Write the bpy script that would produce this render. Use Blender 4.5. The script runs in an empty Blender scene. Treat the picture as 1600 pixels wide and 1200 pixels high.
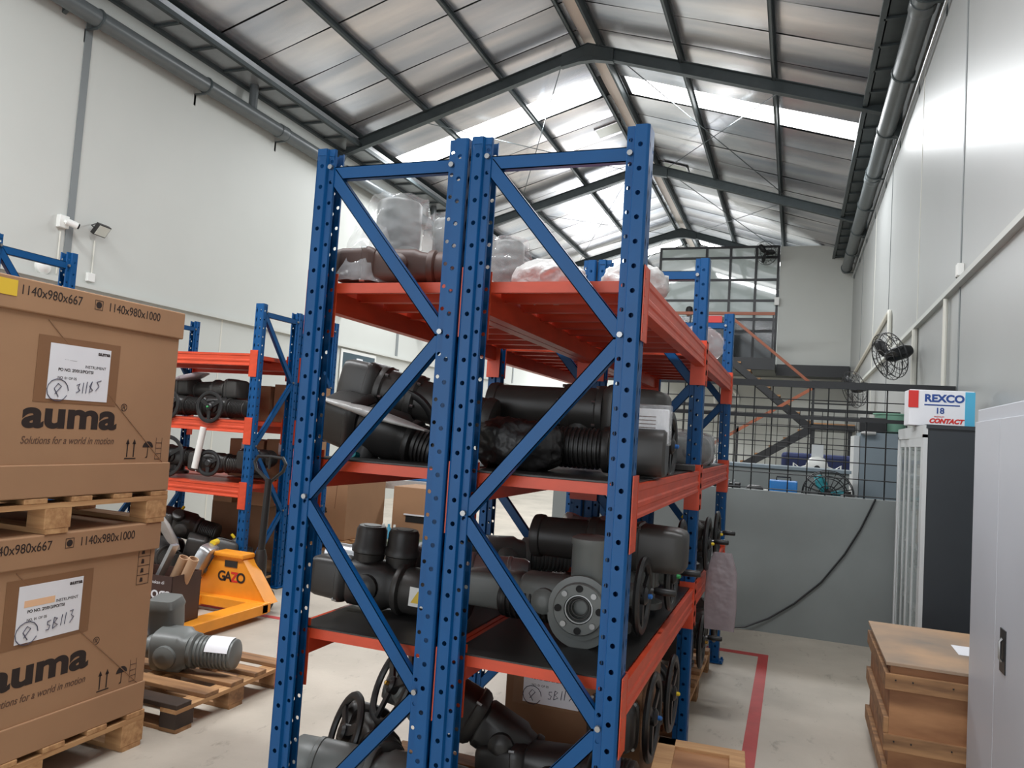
import bpy, bmesh, math, random
from mathutils import Matrix, Vector, Euler
random.seed(7)
PI = math.pi
scn = bpy.context.scene
COL = scn.collection
# ------------------------------------------------------------------ camera
def _cam():
    f, cx, cy = 1200.0, 800.0, 600.0
    def d(u, v): return Vector((u - cx, -(v - cy), -f)).normalized()
    Y = d(1241, 702); Z = d(2080, -19300); Z = (Z - Y * Z.dot(Y)).normalized(); X = Y.cross(Z)
    R = Matrix((X, Y, Z))                       # camera -> world rotation
    cd = bpy.data.cameras.new('camera'); cd.sensor_width = 36.0; cd.lens = 27.0
    cd.clip_start = 0.05; cd.clip_end = 200
    co = bpy.data.objects.new('camera', cd); COL.objects.link(co)
    co.matrix_world = Matrix.Translation((0, 0, 1.55)) @ R.to_4x4()
    scn.camera = co
_cam()
# ------------------------------------------------------------------ world, light, exposure
w = bpy.data.worlds.new('sky'); scn.world = w; w.use_nodes = True
w.node_tree.nodes['Background'].inputs[0].default_value = (0.86, 0.93, 1.0, 1)
w.node_tree.nodes['Background'].inputs[1].default_value = 1.6
def area(name, loc, rot, sx, sy, power, col=(1, 1, 1)):
    l = bpy.data.lights.new(name, 'AREA'); l.shape = 'RECTANGLE'; l.size = sx; l.size_y = sy
    l.energy = power; l.color = col
    o = bpy.data.objects.new(name, l); COL.objects.link(o); o.location = loc; o.rotation_euler = rot
    return o
# daylight entering by the open loading door behind the camera and by the roof skylights
area('door_daylight', (-3.3, -5.6, 2.6), (PI/2, 0, 0), 8.4, 4.6, 200, (0.97, 0.985, 1.0))
SKY_Y = (2.0, 13.02, 24.0)
SL = 0.305
for yy in SKY_Y:
    for sd in (-1, 1):
        x = -3.3 + sd * 2.2
        area('skylight_daylight', (x, yy, 7.85 - SL*2.2 - 0.16), (0, sd*math.atan(SL), 0), 3.6, .62, 330, (0.95, 0.98, 1.0))
# daylight from the tall windows of the end wall
area('end_window_daylight', (-4.6, 27.8, 2.7), (-PI/2, 0, 0), 3.4, 3.0, 230, (0.96, 0.985, 1.0))
scn.view_settings.view_transform = 'Standard'; scn.view_settings.look = 'None'
scn.view_settings.gamma = 1.0; scn.view_settings.use_curve_mapping = False
scn.view_settings.exposure = 0.0
scn.cycles.use_denoising = True
scn.cycles.max_bounces = 8; scn.cycles.diffuse_bounces = 5; scn.cycles.glossy_bounces = 3
scn.cycles.transmission_bounces = 4; scn.cycles.transparent_max_bounces = 12
scn.cycles.caustics_reflective = False; scn.cycles.caustics_refractive = False
scn.cycles.sample_clamp_indirect = 6.0
# ------------------------------------------------------------------ materials
def lin(r, g, b):
    f = lambda c: (c/255/12.92) if c/255 <= .04045 else ((c/255+.055)/1.055)**2.4
    return (f(r), f(g), f(b), 1)
M = {}
def mat(name, rgb, rough=.5, metal=0., var=.0, scale=6., stretch=(1, 1, 1), bump=0., coat=0., rgb2=None, alpha=1., emit=0., trans=0., spec=.5, bscale=None, detail=4):
    m = bpy.data.materials.new(name); m.use_nodes = True
    nt = m.node_tree; b = nt.nodes['Principled BSDF']
    b.inputs['Base Color'].default_value = lin(*rgb); b.inputs['Roughness'].default_value = rough
    b.inputs['Metallic'].default_value = metal; b.inputs['Coat Weight'].default_value = coat
    b.inputs['Specular IOR Level'].default_value = spec
    b.inputs['Alpha'].default_value = alpha; b.inputs['Transmission Weight'].default_value = trans
    if emit:
        b.inputs['Emission Color'].default_value = lin(*rgb); b.inputs['Emission Strength'].default_value = emit
    if var or rgb2 or bump:
        tc = nt.nodes.new('ShaderNodeTexCoord'); mp = nt.nodes.new('ShaderNodeMapping')
        mp.inputs['Scale'].default_value = stretch
        nt.links.new(tc.outputs['Object'], mp.inputs['Vector'])
        n = nt.nodes.new('ShaderNodeTexNoise'); n.inputs['Scale'].default_value = scale; n.inputs['Detail'].default_value = detail
        nt.links.new(mp.outputs['Vector'], n.inputs['Vector'])
        if var or rgb2:
            r = nt.nodes.new('ShaderNodeValToRGB')
            c1 = lin(*rgb); c2 = lin(*rgb2) if rgb2 else tuple(list(x*(1-var) for x in c1[:3]) + [1])
            if not rgb2: c1 = tuple(list(min(1, x*(1+var*.6)) for x in c1[:3]) + [1])
            r.color_ramp.elements[0].position = .32; r.color_ramp.elements[1].position = .68
            r.color_ramp.elements[0].color = c2; r.color_ramp.elements[1].color = c1
            nt.links.new(n.outputs['Fac'], r.inputs['Fac']); nt.links.new(r.outputs['Color'], b.inputs['Base Color'])
        if bump:
            n2 = n
            if bscale:
                n2 = nt.nodes.new('ShaderNodeTexNoise'); n2.inputs['Scale'].default_value = bscale
                nt.links.new(mp.outputs['Vector'], n2.inputs['Vector'])
            bp = nt.nodes.new('ShaderNodeBump'); bp.inputs['Strength'].default_value = bump; bp.inputs['Distance'].default_value = .02
            nt.links.new(n2.outputs['Fac'], bp.inputs['Height']); nt.links.new(bp.outputs['Normal'], b.inputs['Normal'])
    M[name] = m
    return m
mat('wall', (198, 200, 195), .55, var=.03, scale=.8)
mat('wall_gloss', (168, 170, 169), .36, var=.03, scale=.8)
mat('concrete', (194, 184, 170), .5, rgb2=(168, 159, 146), scale=1.6, bump=.05, bscale=40, detail=8)
def scuffs():
    m = M['concrete']; nt = m.node_tree; b = nt.nodes['Principled BSDF']
    old = b.inputs['Base Color'].links[0].from_socket
    tc = nt.nodes.new('ShaderNodeTexCoord'); mp = nt.nodes.new('ShaderNodeMapping'); mp.inputs['Scale'].default_value = (3.2, 1.4, 1); mp.inputs['Rotation'].default_value = (0, 0, .4)
    n = nt.nodes.new('ShaderNodeTexNoise'); n.inputs['Scale'].default_value = 3.1; n.inputs['Detail'].default_value = 9; n.inputs['Roughness'].default_value = .72
    nt.links.new(tc.outputs['Object'], mp.inputs['Vector']); nt.links.new(mp.outputs['Vector'], n.inputs['Vector'])
    r = nt.nodes.new('ShaderNodeValToRGB'); r.color_ramp.elements[0].position = .27; r.color_ramp.elements[0].color = (.5, .48, .46, 1); r.color_ramp.elements[1].position = .42; r.color_ramp.elements[1].color = (1, 1, 1, 1)
    nt.links.new(n.outputs['Fac'], r.inputs['Fac'])
    mx = nt.nodes.new('ShaderNodeMix'); mx.data_type = 'RGBA'; mx.blend_type = 'MULTIPLY'; mx.inputs['Factor'].default_value = 1
    nt.links.new(old, mx.inputs['A']); nt.links.new(r.outputs['Color'], mx.inputs['B']); nt.links.new(mx.outputs['Result'], b.inputs['Base Color'])
scuffs()
mat('grey_wall', (122, 127, 126), .55, var=.05, scale=3)
mat('joint', (120, 125, 126), .5)
mat('steel_dark', (74, 82, 84), .45, .3, var=.1, scale=9)
mat('pipe_grey', (92, 98, 100), .35, var=.08, scale=5)
mat('black_steel', (28, 29, 31), .4, .2)
mat('foil', (232, 227, 227), .26, .78, rgb2=(180, 184, 194), scale=1.0, stretch=(.35, 2.2, .35), bump=.05, bscale=3)
mat('roof_dark', (60, 62, 64), .7)
mat('skylight', (255, 255, 255), .4, emit=5.0)
mat('ridge', (236, 222, 212), .5)
mat('rack_blue', (4, 74, 128), .4, var=.1, scale=4, spec=.3)
mat('rack_orange', (206, 72, 40), .42, var=.13, scale=7, stretch=(1, 1, 3))
mat('bolt', (150, 150, 150), .35, .9)
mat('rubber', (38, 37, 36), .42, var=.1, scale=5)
mat('act_black', (38, 36, 35), .42, var=.14, scale=9)
mat('act_dark', (56, 54, 52), .42, var=.12, scale=9)
mat('act_grey', (104, 107, 105), .42, var=.08, scale=9)
mat('alu', (184, 187, 189), .28, .7, var=.08, scale=7)
mat('wheel_black', (26, 26, 27), .4)
mat('yellow', (235, 200, 40), .45)
mat('blue_plug', (40, 105, 180), .45)
mat('green_plug', (60, 160, 90), .5)
mat('carton', (162, 124, 92), .75, var=.06, scale=3)
mat('carton_dark', (132, 96, 68), .75, var=.06, scale=3)
mat('tape_brown', (134, 98, 70), .4, var=.05, scale=8)
mat('ink', (38, 26, 22), .7)
mat('ink_soft', (92, 66, 52), .7)
mat('paper', (228, 228, 232), .6, var=.02, scale=12)
mat('paper_orange', (236, 190, 150), .6)
mat('pen', (48, 46, 70), .6)
mat('wood', (196, 154, 108), .7, rgb2=(160, 116, 76), scale=5, stretch=(.6, 8, 8), bump=.1)
mat('wood_y', (196, 154, 108), .7, rgb2=(160, 116, 76), scale=5, stretch=(8, .6, 8), bump=.1)
mat('wood_old', (168, 126, 86), .75, rgb2=(112, 80, 54), scale=4, stretch=(.7, 6, 6), bump=.12)
mat('wood_burnt', (70, 52, 40), .8, rgb2=(30, 26, 24), scale=4)
mat('ply', (172, 124, 84), .65, rgb2=(132, 88, 56), scale=3, stretch=(1, 4, 4), bump=.06)
mat('ply_top', (186, 150, 116), .6, rgb2=(128, 116, 104), scale=2.6)
mat('jack_orange', (238, 152, 40), .42, var=.1, scale=6)
mat('cab_grey', (176, 178, 184), .42, var=.02, scale=2)
mat('cab_light', (196, 198, 198), .45)
mat('cab_dark', (42, 47, 52), .5, var=.06, scale=8)
mat('cab_blue', (122, 134, 142), .5)
mat('glass', (205, 216, 214), .06, alpha=.42, spec=.8)
mat('glass_office', (196, 206, 203), .04, spec=.9, coat=.6)
mat('film', (225, 226, 228), .08, alpha=.2, bump=.25, bscale=30, spec=1.0)
mat('film_white', (190, 188, 186), .3, alpha=.93, bump=.3, bscale=30)
mat('bag_grey', (150, 138, 142), .3, alpha=.85, bump=.4, bscale=14)
mat('bag_black', (34, 32, 32), .4, bump=.8, bscale=16)
mat('red_tape', (178, 62, 60), .55, var=.12, scale=9)
mat('red', (205, 45, 40), .45)
mat('navy', (24, 38, 84), .6, var=.1, scale=6)
mat('teal_bucket', (128, 172, 150), .45)
mat('teal', (40, 140, 150), .4)
mat('blue_box', (40, 120, 190), .4)
mat('white_plastic', (232, 232, 228), .4)
mat('cream', (214, 212, 202), .5)
mat('poster_teal', (52, 72, 82), .5)
mat('poster_yellow', (226, 188, 58), .5)
mat('brown_rail', (140, 76, 48), .5, var=.1, scale=6)
mat('brown_box', (66, 42, 34), .55, var=.08, scale=5)
mat('tube_paper', (190, 154, 122), .7)
mat('rexco_blue', (36, 70, 140), .5)
mat('cyan', (80, 170, 205), .45)
mat('skin', (150, 104, 78), .55)
mat('hair', (22, 19, 18), .6)
mat('shirt', (44, 48, 62), .8)
mat('brass', (190, 150, 70), .35, .8)
mat('lamp_glass', (210, 214, 206), .2)
mat('dark_glass', (40, 46, 50), .12, alpha=.88, spec=.8)
mat('olive', (92, 104, 80), .6)
mat('void', (18, 17, 17), .8)
# ------------------------------------------------------------------ mesh helpers
def frame(right, up):
    r = Vector(right).normalized(); u = Vector(up).normalized(); n = r.cross(u)
    return Matrix((r, u, n)).transposed()
FX = frame((0, 1, 0), (0, 0, 1))      # printed on a face that looks to +X
FY = frame((1, 0, 0), (0, 0, 1))      # printed on a face that looks to -Y
FNX = frame((0, -1, 0), (0, 0, 1))    # printed on a face that looks to -X
def T(loc, rot=None):
    if rot is None: return Matrix.Translation(loc)
    if isinstance(rot, (tuple, list)): rot = Euler(rot).to_matrix()
    return Matrix.Translation(loc) @ rot.to_4x4()
def axis_mat(p, q):
    p = Vector(p); q = Vector(q); z = (q - p).normalized()
    a = Vector((0, 0, 1)) if abs(z.z) < .95 else Vector((1, 0, 0))
    x = a.cross(z).normalized(); y = z.cross(x)
    m = Matrix((x, y, z)).transposed().to_4x4(); m.translation = p
    return m, (q - p).length
class MB:
    def __init__(s): s.v = []; s.f = []
    def add(s, vs, fs, m=None):
        o = len(s.v)
        s.v += [tuple(m @ Vector(v)) if m is not None else tuple(v) for v in vs]
        s.f += [tuple(i + o for i in f) for f in fs]
        return s
    def box(s, c, d, m=None, taper=1.0):
        x, y, z = d[0]/2, d[1]/2, d[2]/2; t = taper
        vs = [(-x, -y, -z), (x, -y, -z), (x, y, -z), (-x, y, -z), (-x*t, -y*t, z), (x*t, -y*t, z), (x*t, y*t, z), (-x*t, y*t, z)]
        vs = [(a + c[0], b + c[1], e + c[2]) for a, b, e in vs]
        return s.add(vs, [(3, 2, 1, 0), (4, 5, 6, 7), (0, 1, 5, 4), (1, 2, 6, 5), (2, 3, 7, 6), (3, 0, 4, 7)], m)
    def bx(s, a, b, m=None):
        return s.box([(a[i] + b[i])/2 for i in range(3)], [abs(b[i] - a[i]) for i in range(3)], m)
    def lathe(s, prof, m=None, n=20, cap=True):
        vs = []; fs = []
        for (r, z) in prof:
            for k in range(n):
                a = 2*PI*k/n; vs.append((r*math.cos(a), r*math.sin(a), z))
        for i in range(len(prof) - 1):
            for k in range(n):
                k2 = (k + 1) % n
                fs.append((i*n + k, i*n + k2, (i + 1)*n + k2, (i + 1)*n + k))
        if cap:
            if prof[0][0] > 1e-6: fs.append(tuple(reversed(range(n))))
            if prof[-1][0] > 1e-6: fs.append(tuple((len(prof) - 1)*n + k for k in range(n)))
        return s.add(vs, fs, m)
    def cyl(s, p, q, r, r2=None, n=16):
        m, L = axis_mat(p, q)
        return s.lathe([(r, 0), (r if r2 is None else r2, L)], m, n)
    def ring(s, R, r, m=None, n=28, k=8, sx=1., sy=1.):
        vs = []; fs = []
        for i in range(n):
            a = 2*PI*i/n
            for j in range(k):
                b = 2*PI*j/k
                rr = R + r*sx*math.cos(b); vs.append((rr*math.cos(a), rr*math.sin(a), r*sy*math.sin(b)))
        for i in range(n):
            for j in range(k):
                fs.append((i*k + j, ((i + 1) % n)*k + j, ((i + 1) % n)*k + (j + 1) % k, i*k + (j + 1) % k))
        return s.add(vs, fs, m)
    def tube(s, pts, r, n=8, closed=False):
        pts = [Vector(p) for p in pts]; N = len(pts); vs = []; fs = []
        prev = None
        for i, p in enumerate(pts):
            a = pts[(i - 1) % N] if (i > 0 or closed) else p
            b = pts[(i + 1) % N] if (i < N - 1 or closed) else p
            t = (b - a).normalized()
            if prev is None:
                u = Vector((0, 0, 1)) if abs(t.z) < .9 else Vector((1, 0, 0))
                x = u.cross(t).normalized()
            else: x = (prev - t*prev.dot(t)).normalized()
            prev = x; y = t.cross(x)
            for k in range(n):
                an = 2*PI*k/n; vs.append(p + x*(r*math.cos(an)) + y*(r*math.sin(an)))
        for i in range(N - 1 + (1 if closed else 0)):
            for k in range(n):
                j = (i + 1) % N
                fs.append((i*n + k, i*n + (k + 1) % n, j*n + (k + 1) % n, j*n + k))
        if not closed: fs += [tuple(reversed(range(n))), tuple((N - 1)*n + k for k in range(n))]
        return s.add(vs, fs)
    def prism(s, poly, h, m=None):
        n = len(poly)
        vs = [(x, y, 0) for x, y in poly] + [(x, y, h) for x, y in poly]
        fs = [tuple(reversed(range(n))), tuple(range(n, 2*n))] + [(i, (i + 1) % n, n + (i + 1) % n, n + i) for i in range(n)]
        return s.add(vs, fs, m)
    def build(s, name, material, parent=None, m=None, smooth=40, bevel=0):
        me = bpy.data.meshes.new(name); me.from_pydata(s.v, [], s.f); me.update()
        bm = bmesh.new(); bm.from_mesh(me); bmesh.ops.recalc_face_normals(bm, faces=bm.faces)
        bm.to_mesh(me); bm.free()
        if material is not None: me.materials.append(M[material])
        if smooth:
            me.polygons.foreach_set('use_smooth', [True]*len(me.polygons)); me.set_sharp_from_angle(angle=math.radians(smooth))
        return obj(name, me, parent, m, bevel)
def obj(name, me, parent=None, m=None, bevel=0):
    o = bpy.data.objects.new(name, me); COL.objects.link(o)
    if m is not None: o.matrix_local = m if isinstance(m, Matrix) and len(m) == 4 else T(m)
    if parent is not None: o.parent = parent
    if bevel:
        b = o.modifiers.new('bevel', 'BEVEL'); b.width = bevel; b.segments = 2; b.limit_method = 'ANGLE'; b.angle_limit = .7
    return o
def tag(o, label, cat, group=None):
    o['label'] = label; o['category'] = cat
    if group: o['group'] = group
    return o
def thing(name, label, cat, m=None, group=None):
    o = bpy.data.objects.new(name, None); COL.objects.link(o); o.empty_display_size = .1
    if m is not None: o.matrix_local = m if isinstance(m, Matrix) else T(m)
    return tag(o, label, cat, group)
def struct(o): o['kind'] = 'structure'; return o
def dup(root, m, label=None, group=None):
    r = root.copy(); COL.objects.link(r); r.matrix_local = m
    if label: r['label'] = label
    if group: r['group'] = group
    for ch in root.children:
        c = ch.copy(); COL.objects.link(c); c.parent = r; c.matrix_local = ch.matrix_local
        for g in ch.children:
            d = g.copy(); COL.objects.link(d); d.parent = c; d.matrix_local = g.matrix_local
    return r
def text(s, size, material, parent, m, name='print', bold=0., shear=0., align='LEFT', sx=1., spacing=1., fit=None):
    c = bpy.data.curves.new('txt', 'FONT'); c.body = s; c.size = size; c.extrude = .0004; c.offset = bold
    c.shear = shear; c.align_x = align; c.align_y = 'BOTTOM_BASELINE' if False else 'BOTTOM'; c.space_character = spacing
    o = bpy.data.objects.new('txt', c); COL.objects.link(o)
    dg = bpy.context.evaluated_depsgraph_get()
    me = bpy.data.meshes.new_from_object(o.evaluated_get(dg)); me.name = name
    bpy.data.objects.remove(o); bpy.data.curves.remove(c)
    if fit:
        xs = [v.co.x for v in me.vertices]; x0 = min(xs); sx = fit/(max(xs)-x0)
        for v in me.vertices: v.co.x -= x0
    for v in me.vertices: v.co.x *= sx
    me.materials.clear(); me.materials.append(M[material])
    return obj(name, me, parent, m)
def smooth_noise(o, amt, scale, seed=0):
    from mathutils import noise
    for v in o.data.vertices:
        n = noise.noise_vector(Vector(v.co)*scale + Vector((seed, seed*1.7, 0)))
        v.co += n*amt
def crumple(o, amt, scale, seed=0):
    """sharp creases like stretched plastic film"""
    from mathutils import noise
    for v in o.data.vertices:
        p = Vector(v.co)*scale + Vector((seed*3.1, seed*1.7, seed))
        d = (1 - abs(noise.noise(p)))*.6 + (1 - abs(noise.noise(p*2.3)))*.4 - .75
        v.co += Vector(v.normal)*(d*amt) + noise.noise_vector(p*.6)*amt*.25
# ================================================================== THE HALL
XL, XR, Y0, Y1, RX, RZ = -7.8, 1.2, -6.0, 28.0, -3.3, 7.85
def rz(x): return RZ - SL*abs(x - RX)
fl = struct(MB().bx((XL-.2, Y0-.5, -.2), (XR+.2, Y1, 0)).build('floor', 'concrete', smooth=0))
for (a, b) in (((-.19, 3.2, .0008), (-.12, 6.2, .0022)), ((-.57, 6.12, .0008), (-.19, 6.2, .0022)), ((-6.3, 5.02, .0008), (-3.0, 5.08, .0022)), ((-3.07, 5.08, .0008), (-3.0, 7.6, .0022))):
    MB().bx(a, b).build('floor_marking_tape', 'red_tape', fl, smooth=0)
def wall(name, m, pieces, mt='wall'):
    b = MB()
    for p in pieces: b.bx(*p)
    return struct(b.build(name, mt, None, smooth=0))
wl = wall('wall_left', 0, [((XL-.2, Y0, 0), (XL, Y1, 6.7))])
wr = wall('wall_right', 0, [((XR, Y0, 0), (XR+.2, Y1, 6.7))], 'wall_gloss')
g = MB()
g.add([(XL-.2, Y1, 0), (XR+.2, Y1, 0), (XR+.2, Y1, rz(XR+.2)), (RX, Y1, RZ), (XL-.2, Y1, rz(XL-.2))], [(0, 1, 2, 3, 4)])
g.add([(XL-.2, Y1+.2, 0), (XR+.2, Y1+.2, 0), (XR+.2, Y1+.2, rz(XR+.2)), (RX, Y1+.2, RZ), (XL-.2, Y1+.2, rz(XL-.2))], [(4, 3, 2, 1, 0)])
struct(g.build('wall_back', 'wall', None, smooth=0))
# front wall with the wide loading door left open
struct(MB().bx((XL-.2, Y0-.2, 0), (-7.5, Y0, 6.7)).bx((.9, Y0-.2, 0), (XR+.2, Y0, 6.7)).bx((-7.5, Y0-.2, 4.9), (.9, Y0, 6.7)).build('wall_front', 'wall', None, smooth=0))
# wall details: joints, ledges
for y in (6.28, 14.0, 21.0, -1.5):
    MB().bx((XL, y-.045, 2.93), (XL+.012, y+.045, 6.1)).build('joint_strip', 'joint', wl, smooth=0)
for y in (8.85, 12.6, 16.4): MB().bx((XL, y-.012, 0), (XL+.004, y+.012, 2.88)).build('panel_joint', 'cream', wl, smooth=0)
MB().bx((XL, Y0, 2.88), (XL+.06, Y1, 2.93)).build('wall_ledge', 'wall', wl, smooth=0)
for y in (6.95, 12.2, 17.3):
    MB().bx((XR-.006, y-.022, 0), (XR, y+.022, 6.4)).build('joint_strip', 'joint', wr, smooth=0)
for y in (9.3, 14.6): MB().bx((XR-.004, y-.01, 0), (XR, y+.01, 6.4)).build('panel_joint', 'cream', wr, smooth=0)
# conduits on the right wall
def conduit(pts, r=.022, mt='cream', lab='', nm='conduit'):
    return tag(MB().tube(pts, r, 8).build(nm, mt, None), lab, 'conduit')
MB().bx((XR-.05, 2.5, 2.93), (XR, 16.4, 2.975)).build('wall_ledge', 'wall', wr, smooth=0)
conduit([(1.17, 18.4, 3.3), (1.17, 11.75, 3.55), (1.17, 11.7, 3.5), (1.17, 11.6, 2.99)], .03, 'cream', 'cream cable trunking above the upper black wall fan')
conduit([(1.17, 7.4, 2.92), (1.17, 7.4, 1.2)], .02, 'cream', 'vertical cream conduit on right wall behind the mesh partition')
conduit([(1.17, 9.2, 2.92), (1.17, 9.2, .6)], .03, 'cream', 'vertical cream conduit below the nearer wall fan')
# ------------------------------------------------------------------ roof
slope = math.atan(SL)
for sd, nm in ((-1, 'ceiling_left'), (1, 'ceiling_right')):
    top = MB()
    xe = XL-.2 if sd < 0 else XR+.2
    segs = []; y = Y0
    for sy in SKY_Y: segs.append((y, sy-.37)); y = sy+.37
    segs.append((y, Y1))
    for (a, b_) in segs:
        top.add([(RX, a, RZ+.05), (xe, a, rz(xe)+.05), (xe, b_, rz(xe)+.05), (RX, b_, RZ+.05)], [(0, 1, 2, 3)])
    for sy in SKY_Y:    # closed strips at eave and ridge beside the skylights
        for (xa, xb) in ((RX, RX+sd*.28), (xe, xe-sd*.62)):
            top.add([(xa, sy-.37, rz(xa)+.05), (xb, sy-.37, rz(xb)+.05), (xb, sy+.37, rz(xb)+.05), (xa, sy+.37, rz(xa)+.05)], [(0, 1, 2, 3)])
    roof = struct(top.build(nm, 'roof_dark', None, smooth=0))
    L = abs(xe - RX)/math.cos(slope)
    rnd = random.Random(3)
    for (a, b_) in segs:
        n = max(1, round((b_ - a)/.82)); wd = (b_ - a)/n
        for k in range(n):
            yc = a + wd*(k+.5)
            sm = MB(); N = 8
            vs = []; fs = []
            ph = rnd.random()*6
            for i in range(N+1):
                for j in range(5):
                    t = i/N; u = (j/4-.5)*(wd-.022)
                    sag = -.012*math.sin(j/4*PI) + .006*math.sin(t*9+ph)
                    vs.append((RX + sd*(.11 + t*(abs(xe-RX)-.11)), yc+u, RZ - SL*(.11 + t*(abs(xe-RX)-.11)) + sag + .012))
            for i in range(N):
                for j in range(4): fs.append((i*5+j, i*5+j+1, (i+1)*5+j+1, (i+1)*5+j))
            sm.add(vs, fs); sm.build('foil_sheet', 'foil', roof, smooth=60)
    for sy in SKY_Y:
        p = MB(); xa, xb = RX+sd*.3, (xe - sd*.62)
        p.add([(xa, sy-.35, rz(xa)+.03), (xb, sy-.35, rz(xb)+.03), (xb, sy+.35, rz(xb)+.03), (xa, sy+.35, rz(xa)+.03)], [(0, 1, 2, 3)])
        p.build('skylight_panel', 'skylight', roof, smooth=0)
    # eave flashing strip
    xa, xb = xe-sd*.62, xe-sd*.2
    MB().add([(xa, Y0, rz(xa)-.01), (xb, Y0, rz(xb)-.01), (xb, Y1, rz(xb)-.01), (xa, Y1, rz(xa)-.01)], [(0, 1, 2, 3)]).build('eave_flashing', 'steel_dark' if sd < 0 else 'foil', roof, smooth=0)
# ridge strip and purlins
rd = struct(MB().bx((RX-.13, Y0, RZ-.02), (RX+.13, Y1, RZ)).build('trim_1', 'ridge', None, smooth=0))
def purlin(x, w=.07, d=.13):
    s = 1 if x > RX else -1
    z = rz(x) - .02
    m = Matrix.Translation((x, 0, z)) @ Matrix.Rotation(s*slope, 4, 'Y')
    return MB().bx((-.008, Y0, -d), (.008, Y1, 0), m).bx((-w/2, Y0, -.008), (w/2, Y1, 0), m).bx((-.008, Y0, -d), (w/2, Y1, -d+.008), m)
for i, (x, lab) in enumerate(((-6.13, 'grey steel purlin low on the left roof slope'), (-4.78, 'grey steel purlin halfway up the left roof slope'), (RX-.2, 'grey steel ridge purlin on the left of the ridge'), (RX+.2, 'grey steel ridge purlin on the right of the ridge'),
        (-1.82, 'grey steel purlin halfway up the right roof slope'), (-.47, 'grey steel purlin low on the right roof slope'))):
    tag(purlin(x).build('roof_purlin', 'steel_dark', None, smooth=0), lab, 'beam', 'roof purlins')
# trusses (rafter portals)
TY = (.55, 5.95, 11.35, 16.75, 22.15, 27.5)
tl = {11.35: 'nearest roof truss spanning the whole hall above the racks', 16.75: 'second roof truss behind the skylights', 22.15: 'farthest roof truss above the mezzanine office', 5.95: 'roof truss overhead in front of the racks', .55: 'roof truss over the camera', 27.5: 'roof truss against the back wall'}
for y in TY:
    t = thing('roof_truss', tl[y], 'truss', (RX, y, 0), 'roof trusses')
    for sd in (-1, 1):
        xe = 4.32*sd; za = RZ-.13; ze = za - SL*abs(xe)
        m = MB(); dpt = .2
        for (o0, o1, hw) in ((0, .014, .055), (dpt-.014, dpt, .055), (0, dpt, .006)):
            m.add([(0, -hw, za-o0), (xe, -hw, ze-o0), (xe, hw, ze-o0), (0, hw, za-o0), (0, -hw, za-o1), (xe, -hw, ze-o1), (xe, hw, ze-o1), (0, hw, za-o1)],
                  [(0, 1, 2, 3), (7, 6, 5, 4), (0, 4, 5, 1), (1, 5, 6, 2), (2, 6, 7, 3), (3, 7, 4, 0)])
        m.build('rafter', 'steel_dark', t, smooth=0)
        k = MB()     # apex haunch and eave knee plate
        k.prism([(0, za-.02), (sd*.42, za-.02-SL*.42), (sd*.42, za-.22-SL*.42), (sd*.12, za-.29), (0, za-.29)], .1, T((0, .05, 0), Matrix.Rotation(PI/2, 3, 'X')))
        k.build('apex_haunch', 'steel_dark', t, smooth=0)
        k = MB().prism([(sd*4.3, ze-.19), (sd*4.5, ze-.1), (sd*4.5, ze-.55), (sd*4.42, ze-.5)], .05, T((0, .025, 0), Matrix.Rotation(PI/2, 3, 'X')))
        k.build('knee_plate', 'steel_dark', t, smooth=0)
    if y in (11.35, 16.75, 22.15):
        for sd in (-1, 1):
            for (xa, xb, ya, yb) in ((.4, 2.95, 0, 5.2), (2.95, .4, 0.1, 5.3)):
                MB().tube([(sd*xa, ya, rz(RX+xa)-.2), (sd*xb, yb, rz(RX+xb)-.2)], .008, 5).build('brace_wire', 'steel_dark', t)
# vent patches in the foil
for (x, y, lab) in ((-3.72, 14.7, 'pale rectangular vent patch on left roof slope'), (-2.72, 16.95, 'pale rectangular vent patch on right roof slope')):
    sd = -1 if x < RX else 1
    m = T((x, y, rz(x)-.015)) @ Matrix.Rotation(sd*slope, 4, 'Y')
    t = thing('roof_vent_patch', lab, 'vent', m, 'roof vent patches')
    MB().bx((-.26, -.2, -.01), (.26, .2, .005)).build('panel', 'lamp_glass', t, smooth=0)
    MB().bx((-.28, -.22, -.014), (-.26, .22, 0)).bx((.26, -.22, -.014), (.28, .22, 0)).bx((-.28, -.22, -.014), (.28, -.2, 0)).bx((-.28, .2, -.014), (.28, .22, 0)).build('frame', 'foil', t, smooth=0)
# ------------------------------------------------------------------ gutters and pipes at the eaves
def gutter(sd, lab):
    xw = XL if sd < 0 else XR
    t = thing('box_gutter', lab, 'gutter', (0, 0, 0), 'eave box gutters')
    f = lambda a: xw - sd*a
    m = MB()
    m.bx((f(.02), Y0, 6.36), (f(.44), Y1, 6.375)).bx((f(.42), Y0, 6.36), (f(.44), Y1, 6.5)).bx((f(.02), Y0, 6.36), (f(.035), Y1, 6.6))
    m.build('trough', 'steel_dark' if sd > 0 else 'alu', t, smooth=0)
    MB().bx((f(.44), Y0, 6.33), (f(.5), Y1, 6.39)).build('eave_angle', 'steel_dark', t, smooth=0)
    MB().bx((f(0), Y0, 6.31), (f(.05), Y1, 6.36)).build('wall_angle', 'steel_dark', t, smooth=0)
    y = 2.2
    while y < 24:
        MB().bx((f(0), y-.02, 6.33), (f(.46), y+.02, 6.358)).build('gutter_strap', 'steel_dark', t, smooth=0); y += .62
    return t
gutter(-1, 'metal box gutter with cross straps along the left eave')
gutter(1, 'metal box gutter along the right eave beside the drain pipe')
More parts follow.
